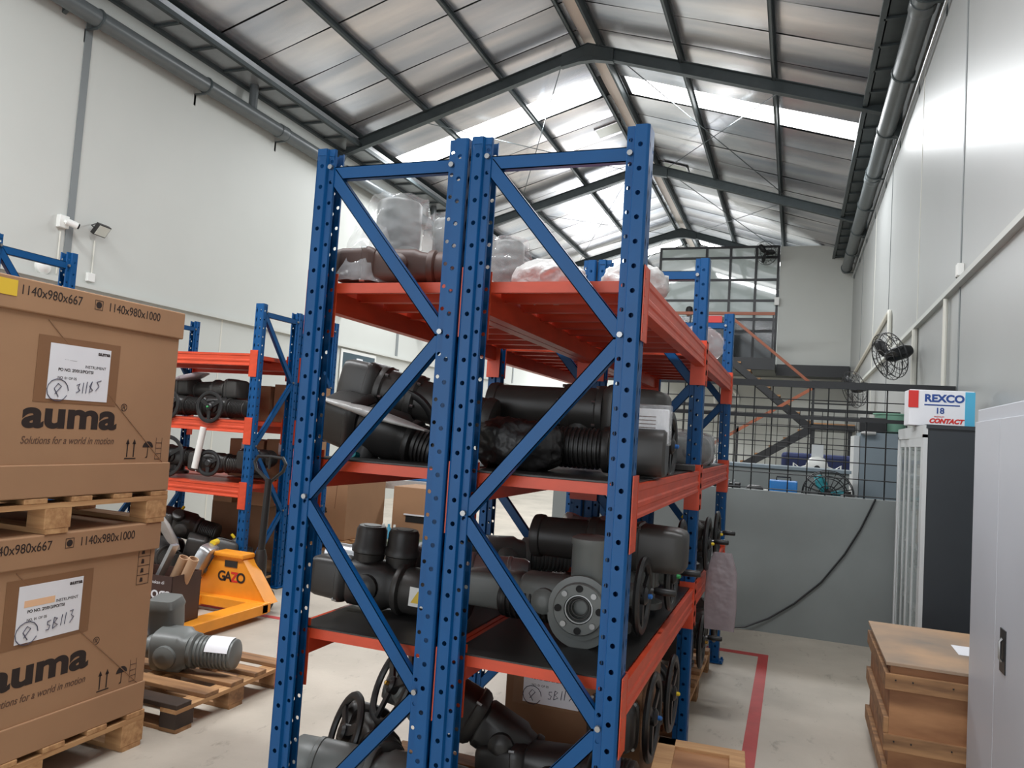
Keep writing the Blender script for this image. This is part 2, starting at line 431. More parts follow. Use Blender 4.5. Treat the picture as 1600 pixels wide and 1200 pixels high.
def drain(sd, x, z, r, ys, ydrop, lab):
    t = thing('drain_pipe', lab, 'pipe', (x, 0, z), 'eave drain pipes')
    ya, yb = ys
    MB().cyl((0, ya, 0), (0, yb, 0), r, n=20).build('pipe_run', 'pipe_grey', t)
    for yc in (9.6,) if sd < 0 else (8.2, 13.4):
        MB().lathe([(r*1.09, -.09), (r*1.12, -.08), (r*1.12, .08), (r*1.09, .09)], T((0, yc, 0), (PI/2, 0, 0)), 20).build('pipe_socket', 'pipe_grey', t)
    y = ya+.8
    while y < yb:
        b = MB(); w_ = (XL - x) if sd < 0 else (XR - x)
        b.ring(r*1.04, .012, T((0, y, 0), (PI/2, 0, 0)), 20, 6, 1, 1.6)
        b.bx((0, y-.018, -r-.02), (w_, y+.018, -r-.005)).bx((w_-.012*sd*-1 if False else w_-.01, y-.018, -r-.16), (w_+.0, y+.018, -r))
        b.build('pipe_bracket', 'steel_dark', t, smooth=0); y += 1.72
    for yd in ydrop:
        MB().cyl((0, yd, 0), (0, yd, 6.36-z), r*.62, n=16).build('drop_pipe', 'pipe_grey', t)
    return t
drain(-1, -7.63, 5.93, .1, (2.0, 26), (8.9, 14.9), 'thick grey drain pipe along the top of the left wall')
drain(1, 1.02, 6.02, .115, (2.0, 20.2), (12.5,), 'thick grey drain pipe along the top of the right wall')
conduit([(1.16, 4.0, 5.78), (1.16, 20.0, 5.78)], .016, 'alu', 'thin metal conduit running under the right drain pipe')
# ------------------------------------------------------------------ half-height partition with mesh
PY = 6.95
pw = struct(MB().bx((-2.1, PY, 0), (XR, PY+.12, 1.18)).build('wall_partition', 'grey_wall', None, smooth=0))
mesh = thing('mesh_screen', 'black square wire mesh screen standing on the grey half wall', 'screen', (0, PY+.04, 0))
MB().bx((-2.1, -.03, 2.08), (1.19, .03, 2.135)).build('top_rail', 'black_steel', mesh, smooth=0)
MB().bx((1.12, -.03, 1.18), (1.19, .03, 2.1)).build('end_post', 'black_steel', mesh, smooth=0)
MB().bx((-2.1, -.02, 1.81), (1.12, .02, 1.84)).build('mid_rail', 'black_steel', mesh, smooth=0)
x = -1.98
while x < 1.1:
    MB().cyl((x, 0, 1.18), (x, 0, 2.1), .006, n=6).build('vertical_wire', 'black_steel', mesh); x += .149
for z in (1.2, 1.335, 1.47, 1.605, 1.74, 1.975):
    MB().cyl((-2.1, -.007, z), (1.12, -.007, z), .005, n=6).build('horizontal_wire', 'black_steel', mesh)
# power cable hanging from the partition
tag(MB().tube([(.635, PY-.012, 1.19), (.6, PY-.014, 1.1), (.53, PY-.014, .93), (.42, PY-.014, .72), (.25, PY-.014, .47), (.05, PY-.014, .27), (-.15, PY-.02, .12), (-.33, PY-.04, .03), (-.47, PY-.07, .009), (-.8, PY-.1, .009)], .008, 6).build('power_cable', 'black_steel', None), 'black cable sagging down the grey half wall to the floor', 'cable')
# second finer mesh further back
m2 = thing('mesh_screen', 'finer wire mesh screen farther back in front of the stairs', 'screen', (0, 10.2, 0))
x = -1.9
while x < 1.15:
    MB().cyl((x, 0, .9), (x, 0, 2.05), .004, n=5).build('vertical_wire', 'black_steel', m2); x += .13
for k in range(9):
    MB().cyl((-1.95, 0, .9 + k*.135), (1.15, 0, .9 + k*.135), .004, n=5).build('horizontal_wire', 'black_steel', m2)
MB().bx((-1.98, -.02, .86), (1.17, .02, .9)).bx((-1.98, -.02, 2.03), (1.17, .02, 2.07)).bx((-1.98, -.02, 0), (-1.93, .02, 2.05)).bx((1.13, -.02, 0), (1.17, .02, 2.05)).build('frame', 'black_steel', m2, smooth=0)
# ------------------------------------------------------------------ mezzanine
MY = 20.4
struct(MB().bx((-.52, MY, 3.64), (XR, MY+.2, 6.68)).build('wall_mezzanine', 'wall', None, smooth=0))
struct(MB().bx((-3.6, 21.3, 0), (XR, 21.5, 3.4)).build('wall_under_mezzanine', 'wall', None, smooth=0))
struct(MB().bx((-3.6, 18.9, 3.42), (-.52, 27.9, 3.64)).bx((-.52, MY-.05, 3.42), (XR, 27.9, 3.64)).build('floor_mezzanine', 'grey_wall', None, smooth=0))
tag(MB().bx((-3.6, 18.8, 3.36), (-.5, 18.9, 3.64)).bx((-.5, MY-.2, 3.36), (XR-.02, MY-.05, 3.64)).build('edge_beam', 'black_steel', None, smooth=0), 'black steel edge beam carrying the mezzanine floor', 'beam')
gw = thing('office_glazing', 'black framed glass wall of the mezzanine office', 'glass wall', (0, MY, 0))
xs = (-3.55, -2.35, -1.74, -1.1, -.56); zs = (3.66, 4.8, 5.28, 5.82, 6.4, 6.68)
for i, x in enumerate(xs):
    MB().bx((x-.03, -.03, 3.64), (x+.03, .05, 6.7)).build('mullion', 'black_steel', gw, smooth=0)
for z in zs:
    MB().bx((xs[0], -.025, z-.03), (xs[-1], .045, z+.03)).build('transom', 'black_steel', gw, smooth=0)
for i in range(len(xs)-1):
    for k in range(len(zs)-1):
        MB().bx((xs[i]+.03, 0, zs[k]+.03), (xs[i+1]-.03, .012, zs[k+1]-.03)).build('glass_pane', 'glass_office' if zs[k] > 4.5 or i == 0 else 'dark_glass', gw, smooth=0)  # dark lower panes: the dim interior behind is put into the pane colour
# balustrade of the balcony with dark infill, and brown handrail
bal = thing('balcony_railing', 'brown topped balcony railing with dark infill on the mezzanine', 'railing', (0, 18.95, 3.64))
MB().bx((-3.55, -.03, 1.03), (-.55, .03, 1.1)).build('handrail', 'brown_rail', bal, smooth=0)
for x in (-3.5, -2.5, -1.5, -.58): MB().bx((x-.02, -.02, 0), (x+.02, .02, 1.05)).build('post', 'black_steel', bal, smooth=0)
for a, b_ in ((-3.5, -2.5), (-2.5, -1.5)): MB().bx((a+.02, -.006, .08), (b_-.02, .006, .98)).build('infill_panel', 'dark_glass', bal, smooth=0)
MB().bx((-2.3, -.035, .75), (-1.75, -.03, 1.0)).build('warning_board', 'red', bal, smooth=0)
# ------------------------------------------------------------------ staircase
st = thing('steel_staircase', 'black steel staircase with wooden treads and brown handrails rising to the mezzanine', 'staircase', (0, 0, 0))
def stringer(a, b_, yv, nm='stringer', mt='black_steel', h=.2, w=.05):
    m = MB(); v = []
    for y in (yv-w/2, yv+w/2):
        v += [(a[0], y, a[1]), (b_[0], y, b_[1]), (b_[0], y, b_[1]-h), (a[0], y, a[1]-h)]
    m.add(v, [(3, 2, 1, 0), (4, 5, 6, 7), (0, 1, 5, 4), (1, 2, 6, 5), (2, 3, 7, 6), (3, 0, 4, 7)])
    m.build(nm, mt, st, smooth=0)
UA, UB = (-1.5, 3.66), (.31, 2.16)          # upper flight
for y in (18.75, 19.55): stringer(UA, UB, y)
for k in range(8):
    t_ = (k+.5)/8; x = UA[0]+(UB[0]-UA[0])*t_; z = UA[1]+(UB[1]-UA[1])*t_ - .05
    MB().bx((x-.13, 18.76, z-.02), (x+.13, 19.54, z+.02)).build('tread', 'wood_old', st, smooth=0)
stringer((-1.5, 4.6), (.33, 3.08), 18.72, 'handrail', 'brown_rail', .08, .06)
MB().bx((.29, 17.75, 2.0), (XR-.02, 19.6, 2.12)).build('landing', 'black_steel', st, smooth=0)
MB().bx((.3, 17.76, 2.12), (XR-.02, 19.58, 2.15)).build('landing_deck', 'wood_old', st, smooth=0)
LA, LB = (.33, 2.12), (-2.6, .2)            # lower flight
for y in (17.8, 18.6): stringer(LA, LB, y)
for k in range(10):
    t_ = (k+.5)/10; x = LA[0]+(LB[0]-LA[0])*t_; z = LA[1]+(LB[1]-LA[1])*t_ - .05
    MB().bx((x-.13, 17.82, z-.02), (x+.13, 18.58, z+.02)).build('tread', 'wood_old', st, smooth=0)
stringer((.35, 2.95), (-2.55, 1.05), 17.78, 'handrail', 'brown_rail', .08, .06)
for (x, z0, z1) in ((.34, 2.1, 3.0), (-1.2, 1.05, 1.98), (-2.5, .2, 1.1)): MB().bx((x-.025, 17.75, z0), (x+.025, 17.8, z1)).build('baluster_post', 'black_steel', st, smooth=0)
for x in (.36, 1.1): MB().bx((x-.04, 17.8, 0), (x+.04, 17.88, 2.0)).build('landing_leg', 'black_steel', st, smooth=0)
MB().bx((.3, 17.76, 3.0), (1.17, 17.8, 3.05)).bx((.3, 17.76, 2.55), (1.17, 17.8, 2.58)).build('landing_rail', 'black_steel', st, smooth=0)
# ================================================================== PALLET RACKS
def hole_strip(b, P, s0, s1, sc, z0, z1, pitch, off, r, rz_=1.):
    """perforated sheet strip: P(s, z) -> xyz, one octagonal hole per pitch"""
    n = int((z1 - z0)/pitch)
    zz = z0
    for k in range(n):
        a, c = zz, zz + pitch; zc = a + pitch*off
        o = len(b.v)
        outer = [(s0, a), (sc, a), (s1, a), (s1, zc), (s1, c), (sc, c), (s0, c), (s0, zc)]
        inner = []
        for j in range(8):
            an = -3*PI/4 + j*PI/4
            inner.append((sc + r*math.cos(an), zc + r*rz_*math.sin(an)))
        b.v += [P(*q) for q in outer] + [P(*q) for q in inner]
        for j in range(8):
            j2 = (j + 1) % 8
            b.f.append((o+j, o+j2, o+8+j2, o+8+j))
        zz = c
    if zz < z1 - 1e-4:
        o = len(b.v); b.v += [P(s0, zz), P(s1, zz), P(s1, z1), P(s0, z1)]; b.f.append((o, o+1, o+2, o+3))
def quad_strip(b, P, s0, s1, z0, z1):
    o = len(b.v); b.v += [P(s0, z0), P(s1, z0), P(s1, z1), P(s0, z1)]; b.f.append((o, o+1, o+2, o+3))
def upright_mesh(h):
    b = MB()
    for s in (-1, 1):
        hole_strip(b, lambda u, z: (u, s*.030, z), -.035, -.013, -.024, .0, h, .075, .75, .0070)
        quad_strip(b, lambda u, z: (-.013 + u*.004, s*(.030 + u*.012), z), 0, 1, 0, h)
        hole_strip(b, lambda u, z: (u, s*.042, z), -.009, .027, .008, 0, h, .075, .5, .0080)
        quad_strip(b, lambda u, z: (.027 + u*.008, s*(.042 - u*.008), z), 0, 1, 0, h)
        hole_strip(b, lambda v, z: (.035, v, z), 0, s*.034, s*.020, 0, h, .075, .5, .006, 2.2)
        quad_strip(b, lambda u, z: (-.035, s*(.030 - u*.010), z), 0, 1, 0, h)
    me = bpy.data.meshes.new('upright'); me.from_pydata(b.v, [], b.f); me.update()
    bm = bmesh.new(); bm.from_mesh(me); bmesh.ops.remove_doubles(bm, verts=bm.verts, dist=.0004)
    bmesh.ops.recalc_face_normals(bm, faces=bm.faces); bm.to_mesh(me); bm.free()
    me.materials.append(M['rack_blue'])
    return me
UPM = upright_mesh(2.5)
def foot_mesh():
    b = MB().bx((-.06, -.065, 0), (.065, .065, .006)); b.cyl((.052, .05, .006), (.052, .05, .02), .009, n=6); b.cyl((.052, -.05, .006), (.052, -.05, .02), .009, n=6)
    o = b.build('foot_plate', 'rack_blue', None, smooth=0); me = o.data; bpy.data.objects.remove(o); return me
FTM = foot_mesh()
def channel(b, p, q, w=.046, d=.026, t=.003, side=1):
    """C channel between p and q lying in a plane facing local -y"""
    p = Vector(p); q = Vector(q); ax = (q - p).normalized(); n = Vector((0, -1, 0)); u = n.cross(ax).normalized()
    L = (q - p).length
    m = Matrix((ax, u, n)).transposed().to_4x4(); m.translation = p
    b.bx((0, -w/2, -t), (L, w/2, 0), m).bx((0, -w/2, -d), (L, -w/2+t, 0), m).bx((0, w/2-t, -d), (L, w/2, 0), m)
def beam_mesh(L, h=.105):
    """step beam along local +y, outer face toward +x"""
    prof = [(-.045, 0), (-.045, h-.03), (-.018, h-.03), (-.018, h), (.0, h), (.0, h-.018), (-.004, h-.024), (-.004, h*.52), (.0, h*.46), (.0, h*.34), (-.004, h*.28), (-.004, .016), (0, .01), (0, 0)]
    b = MB(); b.prism(prof, L, Matrix(((1, 0, 0, 0), (0, 0, -1, 0), (0, 1, 0, 0), (0, 0, 0, 1))) @ Matrix.Scale(-1, 4, (0, 0, 1)))
    o = b.build('beam', 'rack_orange', None, smooth=0); me = o.data; bpy.data.objects.remove(o); return me
def conn_mesh():
    b = MB().bx((.0, -.028, -.115), (.003, .051, .115))
    b.bx((-.072, .046, -.115), (.004, .051, .115))
    for k in range(4): b.bx((.003, -.024, -.09 + k*.055), (.0045, -.006, -.06 + k*.055))
    o = b.build('end_connector', 'rack_orange', None, smooth=0); me = o.data; bpy.data.objects.remove(o); return me
CNM = conn_mesh()
def panel_mesh(wx, wy):
    b = MB(); t = .0015
    b.bx((-wx/2, -wy/2, -t), (wx/2, wy/2, 0))
    for s in (-1, 1):
        b.bx((-wx/2, s*wy/2-t, -.035), (wx/2, s*wy/2+t, 0)); b.bx((-wx/2, s*(wy/2-.014), -.035-t), (wx/2, s*wy/2, -.035))
    for s in (-.18, .18): b.bx((-wx/2, s*wy-.008, -.012), (wx/2, s*wy+.008, -t))
    o = b.build('deck_panel', 'rack_orange', None, smooth=0); me = o.data; bpy.data.objects.remove(o); return me
BAY = 1.75
BMM = beam_mesh(BAY - .1); PNM = {}
HZ = [2.44, 1.86, 1.28, .70, .14]
def rack(name_label, m, depth, bays, levels, group, panels=None, beams_in=True):
    """rack built along local +y; outer faces at x=0 and x=depth (upright axes)"""
    t = thing('pallet_rack', name_label, 'rack', m, group)
    for j in range(bays + 1):
        for (x, r) in ((0, PI), (depth, 0)):
            o = obj('upright', UPM, t, T((x, j*BAY, .006), (0, 0, r)))
            sm = o.modifiers.new('sheet', 'SOLIDIFY'); sm.thickness = .0025; sm.offset = -1
            obj('foot_plate', FTM, o)
        for k in range(len(HZ)):
            a, c = (.024, depth-.024)
            if k == 0:
                b = MB(); channel(b, (.02, j*BAY-.026, HZ[0]-.02), (depth-.02, j*BAY-.026, HZ[0]-.02)); b.build('brace', 'rack_blue', t, smooth=0)
            if k < len(HZ)-1:
                xs = (a, c) if k % 2 == 0 else (c, a)
                b = MB(); channel(b, (xs[0], j*BAY-.027, HZ[k]-.02), (xs[1], j*BAY-.027, HZ[k+1])); b.build('brace', 'rack_blue', t, smooth=0)
            b = MB(); xx = (a if k % 2 == 0 else c)
            b.cyl((xx, j*BAY-.042, HZ[k]), (xx, j*BAY-.030, HZ[k]), .009, n=8); b.build('bolt', 'bolt', t)
            if k == 0:
                b = MB(); b.cyl((c, j*BAY-.042, HZ[0]-.02), (c, j*BAY-.030, HZ[0]-.02), .009, n=8); b.build('bolt', 'bolt', t)
    wx = depth + .02
    if wx not in PNM: PNM[wx] = panel_mesh(wx, .2)
    for bi in range(bays):
        for lz in levels:
            for (x, s) in ((depth+.037, 1), (-.037, -1)):
                o = obj('beam', BMM, t, T((x, bi*BAY + (.05 if s > 0 else BAY-.05), lz-.105), (0, 0, 0 if s > 0 else PI)))
                for yy, rr in ((.0, 0), (BAY-.1, 1)):
                    mm = T((.001, yy-.05 if rr == 0 else yy+.05, .02))
                    if rr: mm = mm @ Matrix.Scale(-1, 4, (0, 1, 0))
                    obj('end_connector', CNM, o, mm)
            n = 8; pit = (BAY-.1)/n
            for k in range(n):
                obj('deck_panel', PNM[wx], t, T((depth/2, bi*BAY + .05 + pit*(k+.5), lz-.003)))
    return t
DP = .52
LV = [2.045, 1.41, .82]
rackL = rack('left of the two back-to-back blue pallet racks in the centre, with orange beams', T((-1.602, 2.30, 0)), DP, 2, LV, 'centre pallet racks')
rackR = rack('right of the two back-to-back blue pallet racks in the centre, with orange beams', T((-1.002, 2.30, 0)), DP, 2, LV, 'centre pallet racks')
# racks along the left wall run across (local y -> world -x)
RZM = Matrix.Rotation(PI/2, 4, 'Z')
LVB = [2.07, 1.49, .94]
rackB = rack('blue pallet rack with orange beams behind the orange pallet jack', Matrix.Translation((-4.36, 5.42, 0)) @ RZM @ Matrix.Scale(1, 4), .5, 1, LVB, 'left side pallet racks')
rackC = rack('blue pallet rack standing back to back behind the pallet jack rack', Matrix.Translation((-4.36, 6.03, 0)) @ RZM, .5, 1, LVB, 'left side pallet racks')
rackA = rack('blue pallet rack just behind the big cartons at left', Matrix.Translation((-4.42, 3.08, 0)) @ RZM, .5, 1, [1.9, 1.0], 'left side pallet racks')
# black rubber sheets laid on the middle decks
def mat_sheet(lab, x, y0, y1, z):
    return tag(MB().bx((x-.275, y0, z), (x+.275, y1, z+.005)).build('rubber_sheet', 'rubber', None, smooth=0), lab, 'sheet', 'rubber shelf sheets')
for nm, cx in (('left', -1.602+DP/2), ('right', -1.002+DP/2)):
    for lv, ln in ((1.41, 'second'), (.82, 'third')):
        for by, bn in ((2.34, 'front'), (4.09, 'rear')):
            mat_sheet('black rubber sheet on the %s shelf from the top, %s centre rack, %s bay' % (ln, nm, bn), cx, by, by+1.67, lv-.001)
# ================================================================== VALVE ACTUATORS
def sq(b, prof, m=None, e=4.0, n=24):
    """squarish rounded body along +x: prof = [(x, half_y, half_z)]"""
    vs = []; fs = []
    for (x, a, c) in prof:
        for k in range(n):
            t = 2*PI*k/n; ct, s_ = math.cos(t), math.sin(t)
            vs.append((x, a*math.copysign(abs(ct)**(2/e), ct), c*math.copysign(abs(s_)**(2/e), s_)))
    for i in range(len(prof)-1):
        for k in range(n):
            k2 = (k+1) % n; fs.append((i*n+k, i*n+k2, (i+1)*n+k2, (i+1)*n+k))
    fs += [tuple(reversed(range(n))), tuple((len(prof)-1)*n+k for k in range(n))]
    return b.add(vs, fs, m)
LX = Matrix.Rotation(PI/2, 4, 'Y')            # lathe axis z -> +x
def fins(r, L, n):
    p = [(r*.8, 0), (r*.92, .004)]
    for k in range(n):
        z = .012 + (L-.03)*k/n; d = (L-.03)/n
        p += [(r*.9, z), (r, z+d*.15), (r, z+d*.5), (r*.9, z+d*.65)]
    p += [(r*.95, L-.016), (r*.93, L-.006), (r*.8, L)]
    return p
def handwheel(parent, m, R=.15, mt='wheel_black', crank=True, cap=None):
    b = MB().ring(R, .016, None, 36, 8, 1.15, .85)
    for k in range(3):
        a = 2*PI*k/3+.5
        b.box((R/2*math.cos(a), R/2*math.sin(a), 0), (R, .032, .012), Matrix.Translation((R/2*math.cos(a), R/2*math.sin(a), 0)) @ Matrix.Rotation(a, 4, 'Z') @ Matrix.Translation((-R/2*math.cos(a), -R/2*math.sin(a), 0)))
    b.lathe([(.034, -.03), (.034, .012), (.022, .022)], None, 16)
    hw = b.build('handwheel', mt, parent, m)
    if crank:
        MB().cyl((R*.96, 0, .0), (R*.96, 0, .024), .009, n=10).build('crank_pin', 'bolt', hw)
        MB().lathe([(.011, .022), (.015, .03), (.014, .1), (.010, .105)], Matrix.Translation((R*.96, 0, 0)), 12).build('crank_handle', 'wheel_black', hw)
    if cap: MB().lathe([(.009, .02), (.009, .034), (.004, .038)], None, 10).build('hub_cap', cap, hw)
    return hw
def actuator(label, m, col='act_dark', mcol=None, ml=.24, mr=.08, nf=9, cl=.2, cr=.095, br=.09, flange=True, wheel=None, wcap=None, plug=None, plug_ang=.6, cups=0, group='valve actuators', sticker=False, crank=True, wside=1, nm='valve_actuator', lidcol=None, tube=False):
    t = thing(nm, label, 'actuator', m, group)
    mcol = mcol or col
    if tube:
        L = .2 + ml
        pr = [(br*.9, 0), (br*1.1, .002), (br*1.12, .008), (br*1.12, .026), (br*1.04, .03), (br, .034), (br, .135), (br*1.08, .14), (br*1.12, .146), (br*1.12, .166), (br*1.06, .17), (br*.94, .176), (br*.9, L-.05), (br*.98, L-.046), (br*1.0, L-.03), (br*.96, L-.01), (br*.7, L)]
        MB().lathe(pr, Matrix.Translation((-.1, 0, 0)) @ LX, 28).build('gear_housing', col, t)
        for k in range(6):
            a = 2*PI*k/6+.3
            for xx in (-.1+.03, -.1+.17): MB().cyl((xx-.002, br*1.04*math.cos(a), br*1.04*math.sin(a)), (xx+.012, br*1.04*math.cos(a), br*1.04*math.sin(a)), .007, n=6).build('flange_screw', 'bolt', t)
        sq(MB(), [(0, .04, .035), (.03, .042, .038), (.06, .036, .03)], Matrix.Translation((-.02, 0, -br*.8)) @ Matrix.Rotation(PI/2, 4, 'Y'), 5).build('terminal_foot', col, t)
        ml = 0
    else: b = sq(MB(), [(-.1, br*.9, br*.9), (-.09, br, br), (.05, br, br), (.07, br*.86, br*.86), (.1, br*.8, br*.8)], None, 3.2)
    if not tube: b.lathe([(br*.5, -.02), (br*.56, .0), (br*.56, .02), (br*.46, .026), (br*.3, .036), (br*.15, .037)], Matrix.Translation((0, -wside*(br*.98), 0)) @ Matrix.Rotation(wside*PI/2, 4, 'X'), 16).build('gear_housing', col, t)
    if ml:
        b = MB(); b.lathe([(mr*1.08, 0), (mr*1.12, .006), (mr*1.12, .022), (mr*.95, .03)], Matrix.Translation((.1, 0, 0)) @ LX, 20)
        if nf: b.lathe(fins(mr, ml-.03, nf), Matrix.Translation((.128, 0, 0)) @ LX, 24)
        else: b.lathe([(mr*.93, 0), (mr, .01), (mr, ml*.62), (mr*1.04, ml*.63), (mr*1.04, ml*.68), (mr*.98, ml*.7), (mr*.96, ml-.02), (mr*.8, ml)], Matrix.Translation((.125, 0, 0)) @ LX, 24)
        b.build('motor', mcol, t)
    if cl:
        b = sq(MB(), [(-.1, cr*.86, cr*.86), (-.115, cr, cr), (-.13, cr*1.04, cr*1.04), (-.14, cr*1.04, cr*1.04), (-.145, cr*.96, cr*.96), (-.1-cl*.8, cr*.92, cr*.92), (-.1-cl*.95, cr*.84, cr*.84), (-.1-cl, cr*.7, cr*.7)], None, 5)
        c = b.build('control_cover', col, t)
        for sy in (-1, 1):
            for sz in (-1, 1): MB().cyl((-.148, sy*cr*.86, sz*cr*.86), (-.128, sy*cr*.86, sz*cr*.86), .007, n=6).build('cover_screw', 'bolt', c)
    if flange:
        b = MB().lathe([(br*.72, -br-.035), (br*.75, -br*.6)], None, 18)
        b.lathe([(br*1.12, -br-.065), (br*1.14, -br-.06), (br*1.14, -br-.04), (br*.8, -br-.03)], None, 22)
        b.build('output_flange', col, t)
    if wheel: handwheel(t, Matrix.Translation((0, -wside*(br+.045), 0)) @ Matrix.Rotation(wside*PI/2, 4, 'X'), wheel, crank=crank, cap=wcap)
    if plug:
        mm = Matrix.Translation((-.06, 0, 0)) @ Matrix.Rotation(plug_ang, 4, 'X') @ Matrix.Translation((0, 0, br*.8))
        b = MB().lathe([(.052, 0), (.055, .03), (.055, .07), (.047, .078)], mm, 18)
        b.build('plug_housing', col, t)
        MB().cyl(mm @ Vector((0, .03, .05)), mm @ Vector((0, .095, .05)), .013, n=10).build('cable_plug', plug, t)
    for k in range(cups):
        mm = Matrix.Translation((-.05 + .125*k, .03*k, br*.7))
        MB().lathe([(.056, 0), (.062, .05), (.07, .055), (.07, .075), (.062, .085), (.06, .14), (.052, .155)], mm, 22).build('switch_dome', col, t)
        MB().lathe([(.034, .154), (.034, .158)], mm, 16).build('dome_window', lidcol or 'act_grey', t)
    if sticker:
        MB().bx((.18, -mr-.002, -.035), (.25, -mr-.0005, .035)).build('warning_label', 'white_plastic', t)
        MB().prism([(-.026, -.022), (.026, -.022), (0, .024)], .0008, T((.215, -mr-.0025, 0), frame((1, 0, 0), (0, 0, 1)))).build('warning_triangle', 'poster_yellow', t)
    return t
def R3(rz_=0, ry=0, rx=0): return Matrix.Rotation(math.radians(rz_), 4, 'Z') @ Matrix.Rotation(math.radians(ry), 4, 'Y') @ Matrix.Rotation(math.radians(rx), 4, 'X')
def P(x, y, z, rz_=0, ry=0, rx=0): return Matrix.Translation((x, y, z)) @ R3(rz_, ry, rx)
# --- left centre rack, second shelf
actuator('long dark actuator lying on top of another, second shelf of the left centre rack', P(-1.5, 2.78, 1.665, 8, 12), 'act_dark', ml=.3, cl=.16, cr=.098, br=.09, flange=False, tube=True)
actuator('dark actuator with ribbed motor under the long one, second shelf of left centre rack', P(-1.47, 2.62, 1.51, 4, 14, 20), 'act_black', ml=.22, mr=.078, nf=10, cl=.17, cr=.1, br=.088, wheel=.13, wside=-1, flange=False, plug='teal', plug_ang=2.6)
actuator('black actuator deep in the second shelf of the left centre rack, rear bay', P(-1.36, 4.7, 1.5, 20), 'act_black', wheel=.14, flange=False)
o = tag(sq(MB(), [(0, .045, .003), (.1, .06, .012), (.25, .05, .02), (.38, .06, .012), (.5, .02, .004)], None, 2.5).build('plastic_sheet', 'film_white', None, P(-1.74, 2.55, 1.635, -4, 12)), 'crumpled white plastic film draped between two actuators on left centre rack', 'plastic film')
# --- right centre rack, second shelf
actuator('long dark actuator with smooth motor spanning the second shelf of the right centre rack', P(-.80, 2.98, 1.655, 180, -1), 'act_dark', ml=.3, cl=.24, cr=.1, br=.088, flange=True, tube=True)
actuator('dark ribbed motor actuator lying at the front of second shelf, right centre rack', P(-.52, 2.74, 1.505, 184), 'act_dark', mcol='act_black', ml=.26, mr=.075, nf=12, cl=.0, br=.085, flange=False, wheel=.0)
actuator('grey actuator with big black handwheel at aisle side of second shelf', P(-.6, 3.2, 1.53, 90), 'act_grey', ml=.2, mr=.06, cl=.12, cr=.07, br=.075, flange=False, wheel=.125, wcap='blue_plug', crank=False)
bag = sq(MB(), [(.15*math.cos(PI*(1-k/20)), .13*math.sin(PI*(k+.6)/21.2)**.6, .1*math.sin(PI*(k+.6)/21.2)**.6) for k in range(21)], None, 2.6, 40).build('black_bag', 'bag_black', None, P(-.93, 2.62, 1.5, 15), smooth=25)
crumple(bag, .06, 12, 3); tag(bag, 'crumpled black plastic bag on second shelf of right centre rack', 'bag')
t = thing('document_pouch', 'clear pouch of white papers hung on an actuator, second shelf of the right centre rack', 'pouch', P(-.49, 2.72, 1.545, 4))
MB().bx((-.075, -.012, -.005), (.075, .012, .115)).build('paper_stack', 'paper', t, bevel=.004)
MB().bx((-.085, -.016, -.012), (.085, .016, .13)).build('sleeve', 'film', t, bevel=.006)
for k in range(6): MB().bx((-.03, -.0135, .02+k*.013), (.03, -.0125, .0235+k*.013)).build('print_line', 'ink_soft', t, smooth=0)
for i, (x, y, lab) in enumerate(((-.62, 4.35, 'first'), (-.6, 4.75, 'second'), (-.6, 5.2, 'third'))):
    t = actuator('grey actuator wrapped in clear film, %s along the rear bay of second shelf' % lab, P(x, y, 1.51, 60+20*i), 'act_grey', ml=.14, cl=.12, br=.08, flange=False, group='film wrapped actuators')
    w_ = sq(MB(), [(.25*math.cos(PI*(1-k/18)), .125*math.sin(PI*(k+.6)/19.2)**.5, .11*math.sin(PI*(k+.6)/19.2)**.5) for k in range(19)], None, 3, 36).build('film_wrap', 'film', t, smooth=25); crumple(w_, .03, 14, i)
for i, (y, z) in enumerate(((3.55, 1.415),)):
    b = tag(MB().bx((-.16, -.05, 0), (.16, .05, .03)).build('dark_box', 'act_black', None, P(-.6, y+.2, z, 5), bevel=.004), 'flat black box beside the handwheel on second shelf', 'box')
# --- left centre rack, third shelf
actuator('dark actuator with two round switch domes on the third shelf of the left centre rack', P(-1.5, 2.68, .925, 2, 3), 'act_black', mcol='act_dark', ml=.26, mr=.088, nf=0, cl=.17, cr=.085, br=.09, cups=2, flange=False, sticker=True, lidcol='act_grey')
MB().lathe([(.03, 0), (.044, .006), (.045, .16), (.036, .17)], Matrix.Translation((-.26, .05, .075)) @ LX, 20).build('small_motor', 'alu', bpy.data.objects[[o.name for o in COL.objects if o.name.startswith('valve_actuator') and 'two round switch domes' in o.get('label', '')][0]])
actuator('actuator with shiny aluminium motor behind the domed one, third shelf of left centre rack', P(-1.42, 3.15, .925, 12), 'act_dark', mcol='alu', ml=.24, mr=.075, nf=0, cl=.17, flange=False, wheel=.14, wside=-1)
actuator('grey actuator deep in the third shelf of the left centre rack', P(-1.36, 3.7, .925, 30), 'act_grey', flange=False)
